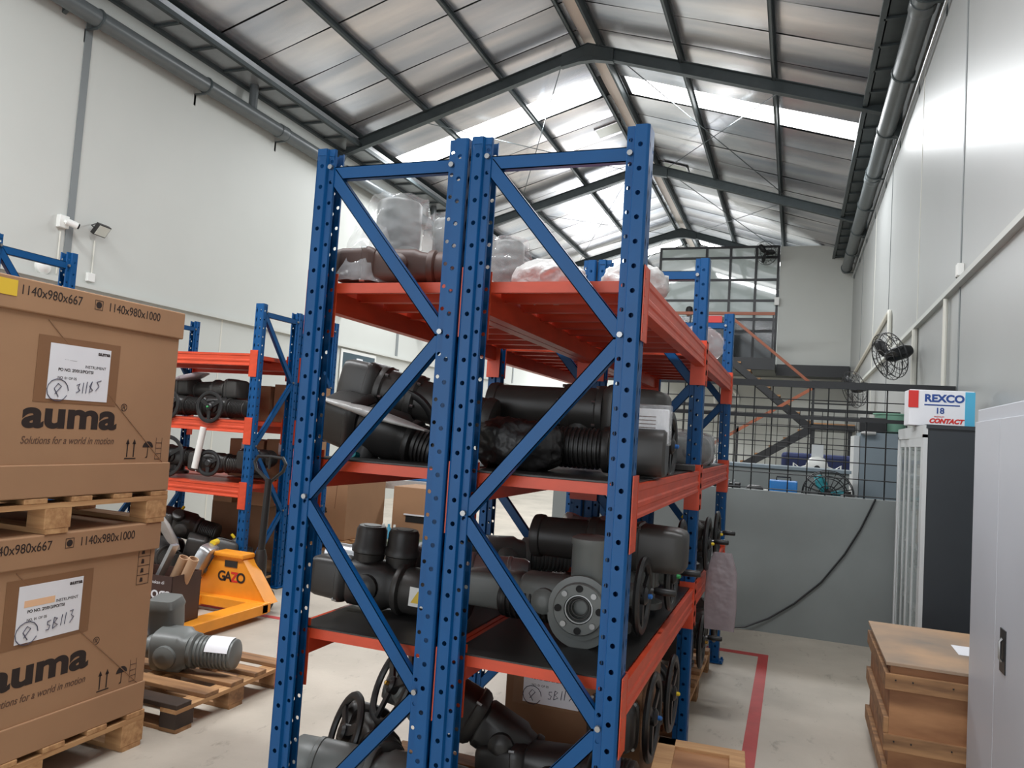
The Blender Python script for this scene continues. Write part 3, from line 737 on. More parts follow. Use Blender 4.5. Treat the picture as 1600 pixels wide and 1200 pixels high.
# --- right centre rack, third shelf: flange facing the aisle end
t = actuator('grey actuator with a wide bolted flange facing forward, third shelf of right centre rack', P(-.80, 2.7, .965, 0), 'act_grey', mcol='act_black', ml=.0, cl=.24, cr=.07, br=.08, flange=False)
fm = T((.14, -.14, 0), frame((1, .12, 0), (0, 0, 1)))
f = MB().lathe([(.104, -.05), (.108, -.04), (.108, -.02), (.088, -.016), (.088, .0), (.084, .006), (.05, .006), (.05, -.03), (.04, -.03), (.04, -.05)], fm, 36, cap=False).build('mounting_flange', 'act_grey', t)
MB().lathe([(.115, -.075), (.115, -.052), (.1, -.05)], fm @ Matrix.Translation((0, -.03, 0)), 30).build('gearbox_body', 'act_grey', t)
for k in range(8):
    a = 2*PI*k/8
    p0 = fm @ Vector((.07*math.cos(a), .07*math.sin(a), .004)); p1 = fm @ Vector((.07*math.cos(a), .07*math.sin(a), .012))
    MB().cyl(p0, p1, .010 if k % 2 else .012, n=10).build('flange_bolt', 'bolt' if k % 2 else 'void', f)
for k in range(3): MB().ring(.046-.009*k, .003, fm @ Matrix.Translation((0, 0, -.004-.012*k)), 28, 6).build('bore_ring', 'alu' if k == 0 else 'act_dark', f)
MB().lathe([(.062, .06), (.064, .07), (.064, .2), (.068, .205), (.068, .225), (.05, .235)], Matrix.Translation((.14, -.02, 0)), 24).build('vertical_shaft_housing', 'act_grey', t)
MB().lathe(fins(.07, .2, 9), Matrix.Translation((.02, -.02, -.02)) @ Matrix.Rotation(-PI/2, 4, 'Y'), 22).build('motor', 'act_black', t)
actuator('long dark actuator at the back of the third shelf, right centre rack', P(-.7, 3.12, 1.12, 180, 0), 'act_dark', ml=.22, cl=.22, br=.09, flange=True, tube=True)
actuator('pale wrapped actuator leaning at the rear left of third shelf, right centre rack', P(-.86, 3.75, 1.0, 30, 25), 'alu', ml=.16, cl=.14, flange=False, plug='blue_plug')
for i, (x, y, z, r, w, lab, cap) in enumerate(((-.62, 2.86, .98, .125, 1, 'nearest handwheel actuator on the aisle side of the third shelf', 'blue_plug'), (-.58, 3.3, .99, .125, 1, 'second handwheel actuator along the aisle side of third shelf', 'green_plug'), (-.6, 3.72, 1.05, .12, 0, 'third handwheel actuator by the middle upright on third shelf', None), (-.55, 4.42, 1.0, .13, 1, 'handwheel actuator past the middle upright on third shelf', 'yellow'), (-.56, 5.1, .98, .13, 1, 'farthest handwheel actuator on the third shelf', 'yellow'))):
    actuator(lab, P(x, y, z, 90), 'act_grey' if i < 2 else 'act_dark', mcol='act_grey', ml=.16, mr=.055, cl=.12, cr=.07, br=.075, flange=True, wheel=r, wcap=cap, crank=bool(w), plug='yellow' if i == 3 else None, group='handwheel actuators on the aisle side')
o = sq(MB(), [(0, .004, .05), (.1, .012, .08), (.3, .014, .085), (.42, .008, .08)], Matrix.Rotation(PI/2, 4, 'Y'), 4, 20).build('plastic_bag', 'bag_grey', None, P(-.345, 4.42, .96, 0)); smooth_noise(o, .006, 12, 5)
tag(o, 'greyish plastic bag hanging from a handwheel on the aisle side', 'bag')
# --- bottom level, left centre rack
actuator('grey actuator with ribless motor on the lowest level of left centre rack', P(-1.3, 2.6, .245, 190, -4), 'act_grey', ml=.3, mr=.092, nf=0, cl=.16, cr=.09, br=.095, flange=False)
actuator('dark actuator with big handwheel tilted upright on lowest level of the left centre rack', P(-1.41, 2.93, .44, -45, 0, -24), 'act_grey', ml=.12, cl=.1, br=.08, wheel=.15, wside=1, crank=False, wcap='brass', flange=False)
actuator('dark actuator with second handwheel in front on lowest level, left centre rack', P(-1.54, 2.8, .28, -45, 0, -20), 'act_dark', ml=.12, cl=.1, br=.075, wheel=.14, wside=1, crank=False, flange=False)
# --- bottom level, right centre rack
actuator('black actuator with tapered cover leaning on the carton, lowest level of right centre rack', P(-.93, 2.66, .46, 12, 28), 'act_black', ml=.2, nf=10, mr=.07, cl=.2, cr=.085, br=.08, flange=False)
actuator('black actuator lying flat in front on the lowest level of right centre rack', P(-.72, 2.62, .40, 0, -4), 'act_black', ml=.18, mr=.07, cl=.18, cr=.08, br=.082, flange=False)
actuator('ribbed black motor actuator at the lower left of right centre rack', P(-.98, 2.5, .28, 40, 10), 'act_black', ml=.26, mr=.085, nf=12, cl=.1, br=.09, flange=False)
actuator('dark actuator with large handwheel on the aisle side, lowest level, front bay', P(-.6, 3.08, .48, 90), 'act_dark', ml=.16, cl=.12, br=.08, wheel=.15, crank=False, wcap='blue_plug', group='handwheel actuators on the aisle side')
actuator('dark actuator with cranked handwheel on the aisle side, lowest level, rear bay', P(-.58, 4.6, .42, 90), 'act_dark', ml=.16, cl=.12, br=.08, wheel=.13, wcap='brass', plug='yellow', group='handwheel actuators on the aisle side')
actuator('dark actuator behind the middle upright on lowest level with handwheel', P(-.6, 3.6, .42, 90), 'act_dark', ml=.14, cl=.12, br=.08, wheel=.15, wcap='yellow', crank=False, group='handwheel actuators on the aisle side')
actuator('dark actuator with cranked handwheel at the far end of lowest level', P(-.56, 5.2, .42, 90), 'act_dark', ml=.14, cl=.12, br=.08, wheel=.12, plug='blue_plug', group='handwheel actuators on the aisle side')
# --- rack behind the pallet jack
GB = 'actuators on the rack behind the pallet jack'
actuator('leftmost film capped dark actuator on upper shelf behind the pallet jack', P(-5.42, 5.62, 1.76, 172, 2), 'act_dark', ml=.24, cl=.16, br=.085, flange=False, group=GB, tube=True)
actuator('dark actuator with clear cap in the middle of the upper shelf behind the jack', P(-4.86, 5.6, 1.75, 172, 2), 'act_dark', ml=.24, cl=.16, br=.085, flange=False, group=GB, tube=True)
actuator('dark actuator with handwheel at the left of upper shelf behind the jack', P(-5.25, 5.5, 1.59, 0), 'act_black', ml=.2, cl=.14, flange=False, wheel=.12, wcap='green_plug', crank=False, group=GB)
actuator('dark actuator with handwheel in the middle of upper shelf behind the jack', P(-4.78, 5.5, 1.59, 0), 'act_black', ml=.2, cl=.1, flange=False, wheel=.125, wcap='green_plug', crank=False, group=GB)
actuator('big handwheel actuator on the lower shelf behind the jack', P(-5.25, 5.55, 1.13, 0), 'act_black', ml=.2, cl=.14, flange=True, wheel=.17, wcap='blue_plug', crank=False, group=GB)
actuator('dark actuator beside a white tube on lower shelf behind the jack', P(-4.82, 5.56, 1.1, 10), 'act_dark', ml=.2, cl=.14, flange=False, wheel=.1, crank=False, group=GB)
actuator('black actuator at the right end of lower shelf behind the jack', P(-4.5, 5.7, 1.15, 100), 'act_black', ml=.16, cl=.12, flange=True, group=GB)
for i, (x, y, z, r, p, lab) in enumerate(((-5.18, 5.66, .5, 20, 'yellow', 'dark actuator high in the floor pile under the rack, left'), (-5.3, 5.48, .27, -15, 'yellow', 'dark actuator low in the floor pile, leftmost'), (-4.88, 5.74, .3, 40, None, 'dark actuator in the middle of the floor pile under the rack'), (-4.6, 5.5, .33, 130, 'yellow', 'dark actuator with shiny window at right of the floor pile'), (-5.62, 5.7, .28, 70, None, 'dark actuator at the far left of the floor pile'))):
    actuator(lab, P(x, y, z, r, 12, 15), 'act_dark', ml=.2, mr=.09, cl=.18, br=.11, cr=.11, flange=False, plug=p, group='actuators piled on the floor under the rack')
t = tag(MB().cyl((0, 0, 0), (.06, 0, .36), .028, n=14).build('paper_tube', 'white_plastic', None, P(-4.9, 5.38, 1.05)), 'white tube standing against the lower shelf behind the jack', 'tube')
o = sq(MB(), [(-.1, .05, .004), (0, .12, .03), (.12, .1, .03), (.2, .05, .006)], None, 3, 20).build('purple_bag', 'bag_grey', None, P(-5.2, 5.5, 1.84, 20, -14)); smooth_noise(o, .01, 14, 2)
tag(o, 'purplish plastic bag on top of an upper shelf actuator', 'bag')
o = sq(MB(), [(-.15, .08, .01), (0, .14, .03), (.16, .1, .03), (.26, .04, .006)], None, 3, 20).build('foam_sheet', 'film_white', None, P(-5.1, 5.3, .55, 60, 60)); smooth_noise(o, .02, 9, 4)
tag(o, 'white foam sheet hanging over the floor pile of actuators', 'foam sheet')
t = thing('housing_cover', 'light grey aluminium housing cover with yellow plug beside the pallet jack', 'cover', P(-4.36, 4.95, .37, 20, 25))
sq(MB(), [(-.03, .12, .14), (0, .125, .145), (.05, .115, .135), (.06, .1, .12)], None, 6).build('cover_shell', 'alu', t)
MB().cyl((.0, .04, .15), (.0, .13, .15), .024, n=12).build('cable_plug', 'yellow', t)
MB().lathe([(.018, 0), (.022, .012)], T((.06, .03, -.06), (0, PI/2, 0)), 12).build('cable_entry', 'act_grey', t)
# --- wrapped items on the top deck
def wrapped(lab, m, s, seed, col='act_grey'):
    t = thing('wrapped_valve', lab, 'wrapped valve', m, 'film wrapped valves on the top deck')
    MB().lathe([(.075, 0), (.08, .02), (.08, .05), (.055, .06), (.05, .12), (.07, .15), (.074, .17), (.074, .3), (.066, .31)], Matrix.Scale(s, 4), 24).build('valve_body', col, t)
    MB().lathe([(.05, 0), (.055, .03), (.072, .035), (.072, .055), (.05, .06)], Matrix.Scale(s, 4) @ Matrix.Translation((.05, -.01, .075)) @ Matrix.Rotation(PI/2, 4, 'Y') @ Matrix.Rotation(.5, 4, 'X'), 22).build('side_flange', 'act_grey', t)
    pr = [(.15-.0019*k, .0105*k) for k in range(18)] + [(.115-.0022*k, .19+.0105*k) for k in range(12)] + [(.088-.02*k, .318) for k in range(4)]
    b = MB().lathe(pr, Matrix.Scale(s, 4), 48, cap=False).build('film_wrap', 'film', t, smooth=25); crumple(b, .035*s, 13/s, seed)
    return t
wrapped('tall film wrapped valve at the front left of the top deck', P(-1.5, 2.64, 2.05, -20), 1.2, 1)
wrapped('film wrapped valve beside the tall one on the top deck', P(-1.34, 2.8, 2.05, 10), 1.08, 2)
wrapped('smaller film wrapped valve against the middle upright on the top deck', P(-1.17, 3.0, 2.05, 30), .95, 3)
t = actuator('brown tinted wrapped gearbox lying low at the front left of the top deck', P(-1.36, 2.46, 2.118, 8), 'brown_box', ml=.1, mr=.06, nf=0, cl=.16, cr=.068, br=.066, flange=False, group='film wrapped valves on the top deck')
o = MB().lathe([(.14-.0045*k, .012*k) for k in range(20)], None, 44, cap=False).build('film_wrap', 'film', t, T((-.16, .04, -.066)), smooth=25); crumple(o, .04, 12, 6)
for i, (x, y, sx, sz, lab) in enumerate(((-.7, 3.3, .16, .09, 'white wrapped bundle at the middle of the right top deck'), (-.6, 2.86, .12, .1, 'white wrapped bundle above the aisle beam, front bay'), (-.58, 4.75, .15, .13, 'film wrapped bundle on the top deck, rear bay'), (-.9, 2.75, .1, .1, 'white plastic bundle between the two racks on the top deck'))):
    b = sq(MB(), [(sx*math.cos(PI*(1-k/20)), .13*math.sin(PI*(k+.6)/21.2)**.6, sz*.8*math.sin(PI*(k+.6)/21.2)**.7) for k in range(21)], Matrix.Translation((0, 0, sz*.78)), 2.6, 40).build('wrapped_bundle', 'film_white' if i != 2 else 'film', None, P(x, y, 2.045, 25*i), smooth=25); crumple(b, .05, 14, i+9)
    tag(b, lab, 'bundle', 'wrapped bundles on the top deck')
# ================================================================== CARTONS ON PALLETS (left)
def pallet(label, m, lx, ly, h=.14, group=None, mt='wood', burnt=False, boards=6, nblocks=3):
    """boards run along local x; origin at the bottom centre"""
    t = thing('wooden_pallet', label, 'pallet', m, group)
    wb = .1
    for k in range(boards):
        y = -ly/2 + wb/2 + (ly-wb)*k/(boards-1)
        MB().bx((-lx/2, y-wb/2, h-.022), (lx/2, y+wb/2, h)).build('top_board', 'wood_burnt' if (burnt and k == 0) else mt, t, smooth=0, bevel=.003)
    for k in range(3):
        x = -lx/2 + .05 + (lx-.1)*k/2
        MB().bx((x-.05, -ly/2, h-.042), (x+.05, ly/2, h-.022)).build('stringer_board', 'wood_y', t, smooth=0)
        for j in range(nblocks):
            y = -ly/2 + .06 + (ly-.12)*j/(nblocks-1)
            MB().bx((x-.05, y-.06, .02), (x+.05, y+.06, h-.042)).build('block', 'wood_burnt' if (burnt and j == 0 and k == 2) else mt, t, smooth=0, bevel=.003)
    for k in range(3):
        y = -ly/2 + .06 + (ly-.12)*k/2
        MB().bx((-lx/2, y-.05, 0), (lx/2, y+.05, .02)).build('bottom_board', mt, t, smooth=0)
    return t
def scribble(parent, m, kind):
    b = MB()
    def pl(pts): b.tube([(p[0], p[1], .0012) for p in pts], .0016, 4)
    pl([(.045*math.cos(a/14*2*PI)-.09, .042*math.sin(a/14*2*PI)-.075, 0) for a in range(14)])
    pl([(-.1, -.09), (-.075, -.06), (-.09, -.05), (-.105, -.07), (-.085, -.1)])
    glyph = [[(0, .02), (.012, .026), (.006, .012), (.014, .004), (.0, -.004)], [(.026, .03), (.024, -.004)], [(.04, .034), (.037, -.004)], [(.06, .036), (.05, .02), (.064, .008), (.05, .0), (.06, .036)], [(.095, .042), (.078, .036), (.088, .022), (.076, .008)]]
    if kind == 2: glyph = [[(.014, .024), (.002, .022), (.002, .012), (.012, .008), (.008, -.004), (-.002, -.004)], [(.026, .03), (.022, -.004)], [(.026, .03), (.038, .026), (.026, .014), (.04, .006), (.022, -.004)], [(.056, .034), (.052, .0)], [(.07, .038), (.066, .002)], [(.084, .04), (.096, .042), (.09, .026), (.1, .02), (.086, .002)]]
    for g_ in glyph: pl([(x*1.15 - (.01), y*1.2 - .075) for x, y in g_])
    b.build('handwriting', 'pen', parent, m, smooth=0)
def shipping_label(parent, x, y, z, seed, rot=FX, s=1.0, orange=False):
    """white delivery note taped to a carton; centre (x,y,z), about 0.27 x 0.21 m"""
    m = T((x, y, z), rot)
    MB().bx((-.185*s, -.118*s, 0), (.18*s, .13*s, .0008), m).build('brown_tape', 'tape_brown', parent, smooth=0)
    p = MB().bx((-.135*s, -.105*s, .001), (.135*s, .105*s, .002), m).build('delivery_note', 'paper', parent, smooth=0)
    def tx(st, dx, dy, sz, mt='ink', **k): text(st, sz*s, mt, p, m @ T((dx*s, dy*s, .0022)), 'print', **k)
    tx('auma', .075, .075, .022, bold=.0008, sx=1.2)
    tx('INSTRUMENT', .02, .02, .016); tx('PO NO. 28/063/PO/TSI', -.095, .0, .016, bold=.0004); tx('NO. 01 OF 05', -.095, -.03, .014)
    if orange: MB().bx((-.11*s, .025*s, .0022), (.015*s, .05*s, .0026), m).build('orange_strip', 'paper_orange', p, smooth=0)
    else: tx('. . .  _____', -.07, .045, .012)
    scribble(p, m @ Matrix.Scale(s, 4) @ T((0, .005, .002)), seed)
def poly(b, pts, m): b.prism(pts, .0006, m)
def print_carton(c, xf, y1, z0, ysh=0., strip=False):
    """flat print of the big carton's right side (plane x = xf, looking to +X)"""
    def at(y, z): return T((xf, y1 + y + ysh, z), FX)
    text('auma', .15, 'ink', c, at(-.77, z0+.25), 'logo', bold=.0055, fit=.44, spacing=1.02)
    text('\u00ae', .045, 'ink', c, at(-.315, z0+.35), 'print')
    text('Solutions for a world in motion', .042, 'ink_soft', c, at(-.766, z0+.205), 'print', shear=.25, bold=.0002, fit=.43)
    b = MB(); m = at(-.26, z0+.145)
    for dx in (0, .036):
        poly(b, [(dx-.003, .012), (dx+.003, .012), (dx+.003, .075), (dx-.003, .075)], m); poly(b, [(dx-.010, .07), (dx+.010, .07), (dx, .092)], m)
    poly(b, [(-.012, .003), (.05, .003), (.05, .008), (-.012, .008)], m)
    b.build('upright_arrows', 'ink', c, smooth=0)
    b = MB(); m = at(-.145, z0+.145)
    poly(b, [(-.03, .055)] + [(.03*math.cos(PI - k*PI/10), .055+.028*math.sin(PI-k*PI/10)) for k in range(1, 10)] + [(.03, .055)], m)
    poly(b, [(-.002, .014), (.002, .014), (.002, .056), (-.002, .056)], m); poly(b, [(-.012, .008), (.0, .008), (.002, .016), (-.002, .016)], m)
    b.build('umbrella_symbol', 'ink', c, smooth=0)
    b = MB(); m = at(-.1, z0+.145)
    for k in range(4): poly(b, [(0, .025*k), (.036, .025*k), (.036, .025*k+.003), (0, .025*k+.003)], m)
    poly(b, [(0, 0), (.002, 0), (.002, .1), (0, .1)], m); poly(b, [(.034, 0), (.036, 0), (.036, .1), (.034, .1)], m)
    b.build('stacking_symbol', 'ink_soft', c, smooth=0)
    if strip:
        b = MB(); m = at(-.11, z0+.58)       # pictogram strip
        for k in range(5): poly(b, [(0, .042*k), (.07, .042*k), (.07, .042*k+.002), (0, .042*k+.002)], m)
        for x in (0, .068): poly(b, [(x, 0), (x+.002, 0), (x+.002, .168), (x, .168)], m)
        for k in range(4): poly(b, [(.018, .042*k+.012), (.036, .012+.042*k), (.034, .03+.042*k), (.022, .032+.042*k)], m)
        b.build('pictogram_strip', 'ink', c, smooth=0)
def big_carton(label, x1, y1, z0, z1, ysh, lz, strip):
    """carton 0.98 x 1.14, right side at x = x1, far end at y = y1"""
    c = thing('cardboard_carton', label, 'carton', (0, 0, 0), 'big printed cartons')
    w_, d = .97, 1.12
    MB().bx((x1-w_, y1-d, z0), (x1-.012, y1-.012, z1-.1)).build('body', 'carton', c, smooth=0, bevel=.006)
    MB().bx((x1-w_-.008, y1-d-.01, z1-.125), (x1, y1, z1)).build('lid', 'carton', c, smooth=0, bevel=.005)
    MB().bx((x1-w_, y1-d, z0-.0), (x1-.004, y1-.008, z0+.13)).build('base_tray', 'carton', c, smooth=0, bevel=.004)
    MB().tube([(x1-.0115, y1-.7, z1-.14), (x1-.0115, y1-.05, z0+.13)], .0022, 4).build('strap', 'tape_brown', c)
    xl = x1 + .0006
    text('1140x980x667', .052, 'ink', c, T((xl, y1-.829+ysh, z1-.072), FX), 'print', fit=.262)
    text('1140x980x1000', .052, 'ink', c, T((xl, y1-.432+ysh, z1-.072), FX), 'print', fit=.278)
    b = MB(); m = T((xl, y1-.487+ysh, z1-.045), FX)
    poly(b, [(.014*math.cos(k*PI/8), .014*math.sin(k*PI/8)) for k in range(16)], m)
    for q in ((-.02, -.02, .02, -.018), (-.02, .018, .02, .02), (-.02, -.02, -.018, .02), (.018, -.02, .02, .02)): poly(b, [(q[0], q[1]), (q[2], q[1]), (q[2], q[3]), (q[0], q[3])], m)
    b.build('tick_mark', 'ink', c, smooth=0)
    print_carton(c, x1-.0115, y1, z0, ysh, strip)
    shipping_label(c, x1-.011, y1-.538+ysh, z0+lz, 2 if strip else 1, s=1.06, orange=strip)
    return c
XC = -2.772
pallet('wooden pallet under the lower big carton', T((XC-.49, 2.295, 0)), .98, 1.14, .16, 'carton pallets')
big_carton('lower of the two big printed cartons stacked at left', XC, 2.865, .16, 1.02, 0, .555, True)
pallet('wooden pallet between the two stacked big cartons', T((XC-.485, 2.31, 1.021)), .98, 1.14, .145, 'carton pallets')
up = big_carton('upper of the two big printed cartons stacked at left', XC+.01, 2.885, 1.168, 2.01, 0, .503, False)
MB().bx((XC+.0105, 1.955, 1.935), (XC+.012, 2.035, 1.995)).build('yellow_note', 'poster_yellow', up, smooth=0)
# loose pallet with the grey actuator
pallet('empty scorched pallet carrying the grey actuator', T((-3.2, 3.44, 0)), .96, .86, .135, None, 'wood_old', True, 5)
t = actuator('grey actuator with a white label lying on the scorched pallet', P(-3.13, 3.42, .245, 14, 0, 8), 'act_grey', ml=.25, mr=.085, nf=9, cl=.0, br=.11, cr=.1, flange=False)
b = MB().lathe([(.06, 0), (.062, .05), (.045, .07), (.03, .11), (.03, .13)], Matrix.Translation((-.1, 0, 0)) @ Matrix.Rotation(-PI/2, 4, 'Y'), 20).build('shaft_neck', 'act_grey', t)
MB().lathe([(.034, 0), (.034, .04), (.028, .045)], Matrix.Translation((-.22, 0, 0)) @ Matrix.Rotation(-PI/2, 4, 'Y'), 16).build('shaft_plug', 'blue_plug', t)
vs = [(.2 + .13*i, (.0865)*math.cos(a), (.0865)*math.sin(a)) for a in [math.radians(60+k*12) for k in range(9)] for i in (0, 1)]
MB().add(vs, [(2*k, 2*k+1, 2*k+3, 2*k+2) for k in range(8)]).build('label_sheet', 'paper', t)
sq(MB(), [(0, .075, .075), (.05, .08, .08), (.14, .08, .08), (.16, .085, .085), (.2, .07, .07)], Matrix.Translation((-.12, .1, .04)) @ Matrix.Rotation(-PI/2, 4, 'Y'), 5).build('terminal_box', 'act_grey', t)
# brown snack carton with tubes
t = thing('brown_carton', 'open dark brown printed carton full of tubes behind the grey actuator', 'carton', P(-4.02, 4.2, .116, 6))
cb = MB(); wx, wy, hh = .4, .3, .33
for (a, c_) in (((-wx/2, -wy/2, 0), (wx/2, -wy/2+.006, hh)), ((-wx/2, wy/2-.006, 0), (wx/2, wy/2, hh)), ((-wx/2, -wy/2, 0), (-wx/2+.006, wy/2, hh)), ((wx/2-.006, -wy/2, 0), (wx/2, wy/2, hh)), ((-wx/2, -wy/2, 0), (wx/2, wy/2, .006))): cb.bx(a, c_)
cb.build('carton_body', 'brown_box', t, smooth=0)
text('oga', .11, 'paper', t, T((.04, -wy/2-.001, .16), FY), 'print', bold=.001)
text('Silakan gunakan di', .03, 'paper', t, T((-.08, -wy/2-.001, .27), FY), 'print')
for k in range(4): MB().ring(.05, .005, T((.02+.04*k, -wy/2-.0005, .07), frame((1, 0, 0), (0, 0, 1))), 20, 4, 1, .1).build('print_motif', ('paper_orange', 'poster_yellow', 'red', 'paper')[k], t)
MB().bx((-.1, -.14, 0), (.1, .14, .004)).build('flap', 'carton_dark', t, P(-.29, 0, hh+.02, 0, 20), smooth=0)
for i, (x, y, lab) in enumerate(((-3.97, 4.22, 'left cardboard tube sticking out of the brown carton'), (-3.885, 4.22, 'right cardboard tube sticking out of brown carton'))):
    tag(MB().lathe([(.034, 0), (.034, .46), (.028, .46), (.028, .02)], P(x-.08, y, .13, 0, 24), 16).build('cardboard_tube', 'tube_paper', None), lab, 'tube')
tag(MB().bx((-.012, -.03, 0), (.012, .03, .56)).build('chrome_bar', 'alu', None, P(-4.16, 4.18, .13, 0, 26)), 'shiny metal bar leaning out of the brown carton', 'bar')
# ------------------------------------------------------------------ pallet jack
t = thing('pallet_jack', 'orange hand pallet jack with black handle', 'pallet jack', (0, 0, 0))
JY = 5.0
for x in (-4.38, -3.8):
    MB().prism([(x-.08, 4.0), (x+.08, 4.0), (x+.08, JY-.01), (x-.08, JY-.01)], .075, T((0, 0, .04))).build('fork', 'jack_orange', t, smooth=0, bevel=.006)
    MB().cyl((x-.06, 4.25, .04), (x+.06, 4.25, .04), .04, n=14).build('load_roller', 'wheel_black', t)
MB().bx((-4.46, JY-.08, .045), (-3.72, JY+.02, .12)).build('cross_member', 'jack_orange', t, smooth=0, bevel=.006)
MB().prism([(-4.45, .1), (-3.74, .1), (-3.99, .40), (-4.02, .43), (-4.23, .43), (-4.26, .40)], .02, T((0, JY+.01, 0), Matrix.Rotation(PI/2, 3, 'X'))).build('apron_plate', 'jack_orange', t, smooth=0)
for (a, c_) in (((-4.45, .1), (-4.27, .41)), ((-3.76, .1), (-4.01, .41))):
    d = .14
    MB().add([(a[0], JY-.01, a[1]), (c_[0], JY-.01, c_[1]), (c_[0], JY-.01+d, c_[1]), (a[0], JY-.01+d, a[1])] + [(a[0]+.02, JY-.01, a[1]), (c_[0]+.02, JY-.01, c_[1]), (c_[0]+.02, JY-.01+d, c_[1]), (a[0]+.02, JY-.01+d, a[1])], [(0, 1, 2, 3), (7, 6, 5, 4), (0, 4, 5, 1), (1, 5, 6, 2), (2, 6, 7, 3), (3, 7, 4, 0)]).build('side_gusset', 'jack_orange', t, smooth=0)
MB().bx((-4.27, JY-.03, .415), (-3.98, JY+.12, .455)).build('head_cap', 'jack_orange', t, smooth=0, bevel=.012)
MB().bx((-4.16, JY-.014, .345), (-4.04, JY-.011, .395)).build('data_plate', 'act_black', t, smooth=0)
for (ch, x, mt) in (('G', -4.22, 'ink'), ('A', -4.155, 'ink'), ('Z', -4.095, 'red'), ('O', -4.04, 'ink')): text(ch, .105, mt, t, T((x, JY-.012, .215), FY), 'print', bold=.003)
MB().lathe([(.05, .0), (.055, .05), (.05, .3), (.035, .36)], T((-3.96, JY+.16, .12)), 18).build('pump_cylinder', 'act_black', t)
for x in (-4.03, -3.89): MB().cyl((x-.03, JY+.16, .09), (x+.03, JY+.16, .09), .09, n=20).build('steer_wheel', 'wheel_black', t)
MB().tube([(-3.96, JY+.16, .45), (-3.95, JY+.17, 1.04)], .028, 12).build('tow_bar', 'wheel_black', t)
MB().tube([(x-3.95, JY+.17, z) for x, z in ((0, 1.02), (-.13, 1.11), (-.15, 1.17), (-.12, 1.215), (0, 1.22), (.12, 1.215), (.15, 1.17), (.13, 1.11), (.02, 1.02))], .014, 8).build('handle_loop', 'wheel_black', t)
MB().tube([(-3.95, JY+.165, 1.22), (-3.95, JY+.16, 1.12)], .01, 6).build('release_lever', 'wheel_black', t)
# ================================================================== RIGHT SIDE FURNITURE
t = thing('steel_cabinet', 'light grey two door steel cabinet at the right edge', 'cabinet', (0, 0, 0))
MB().bx((.752, 2.9, .06), (1.19, 3.88, 1.775)).build('carcass', 'cab_grey', t, smooth=0, bevel=.004)
MB().bx((.76, 2.92, 0), (1.18, 3.86, .06)).build('plinth', 'cab_dark', t, smooth=0)
for (a, c_) in ((2.905, 3.436), (3.44, 3.875)):
    d = MB().bx((.742, a, .08), (.752, c_, 1.72)).build('door', 'cab_grey', t, smooth=0, bevel=.002)
    if a < 3:
        MB().bx((.738, 3.27, .79), (.742, 3.345, .945)).build('handle_plate', 'black_steel', d, smooth=0)
        MB().tube([(.738, 3.307, .83), (.73, 3.307, .84), (.73, 3.307, .9), (.738, 3.307, .91)], .006, 6).build('pull', 'bolt', d)
t = thing('glass_door_cabinet', 'tall dark sided cabinet with sliding glass doors by the partition', 'cabinet', (0, 0, 0))
MB().bx((.8, 5.56, .04), (1.185, 5.575, 1.76)).build('side_panel', 'cab_dark', t, smooth=0)
MB().bx((.8, 6.83, .04), (1.185, 6.845, 1.76)).build('side_panel', 'cab_dark', t, smooth=0)
MB().bx((1.17, 5.56, .04), (1.185, 6.845, 1.76)).build('back_panel', 'cab_dark', t, smooth=0)
MB().bx((.79, 5.55, 1.74), (1.19, 6.85, 1.765)).build('top_panel', 'cab_dark', t, smooth=0)
MB().bx((.8, 5.56, 0), (1.18, 6.84, .06)).build('plinth', 'cab_dark', t, smooth=0)
for z in (.06, .48, .9, 1.32): MB().bx((.83, 5.58, z), (1.17, 6.83, z+.015)).build('shelf', 'cab_light', t, smooth=0)
MB().bx((.775, 5.555, 1.68), (.8, 6.845, 1.76)).bx((.775, 5.555, .04), (.8, 6.845, .12)).bx((.775, 5.555, .1), (.8, 5.6, 1.7)).bx((.775, 6.8, .1), (.8, 6.845, 1.7)).build('front_frame', 'cab_light', t, smooth=0)
for i, (a, c_, x) in enumerate(((5.6, 6.22, .782), (6.18, 6.8, .79))):
    d = MB().bx((x-.006, a, .12), (x+.006, a+.06, 1.68)).bx((x-.006, c_-.06, .12), (x+.006, c_, 1.68)).bx((x-.006, a+.06, 1.62), (x+.006, c_-.06, 1.68)).bx((x-.006, a+.06, .12), (x+.006, c_-.06, .2)).bx((x-.006, (a+c_)/2-.025, .2), (x+.006, (a+c_)/2+.025, 1.62)).build('sliding_door', 'cab_light', t, smooth=0)
    for (p, q) in ((a+.06, (a+c_)/2-.025), ((a+c_)/2+.025, c_-.06)): MB().bx((x-.002, p, .2), (x+.002, q, 1.62)).build('glass_pane', 'glass', d, smooth=0)
    MB().bx((x-.01, a+.02, .85), (x-.006, a+.04, 1.0)).build('door_grip', 'alu', d, smooth=0)
cols = (('blue_box', 'blue'), ('red', 'red'), ('carton', 'brown'), ('cab_blue', 'grey blue'), ('paper', 'white'), ('teal_bucket', 'green'), ('navy', 'navy'))
ORD = ('first', 'second', 'third', 'fourth', 'fifth', 'sixth', 'seventh', 'eighth', 'ninth', 'tenth')
rn = random.Random(5); k = 0
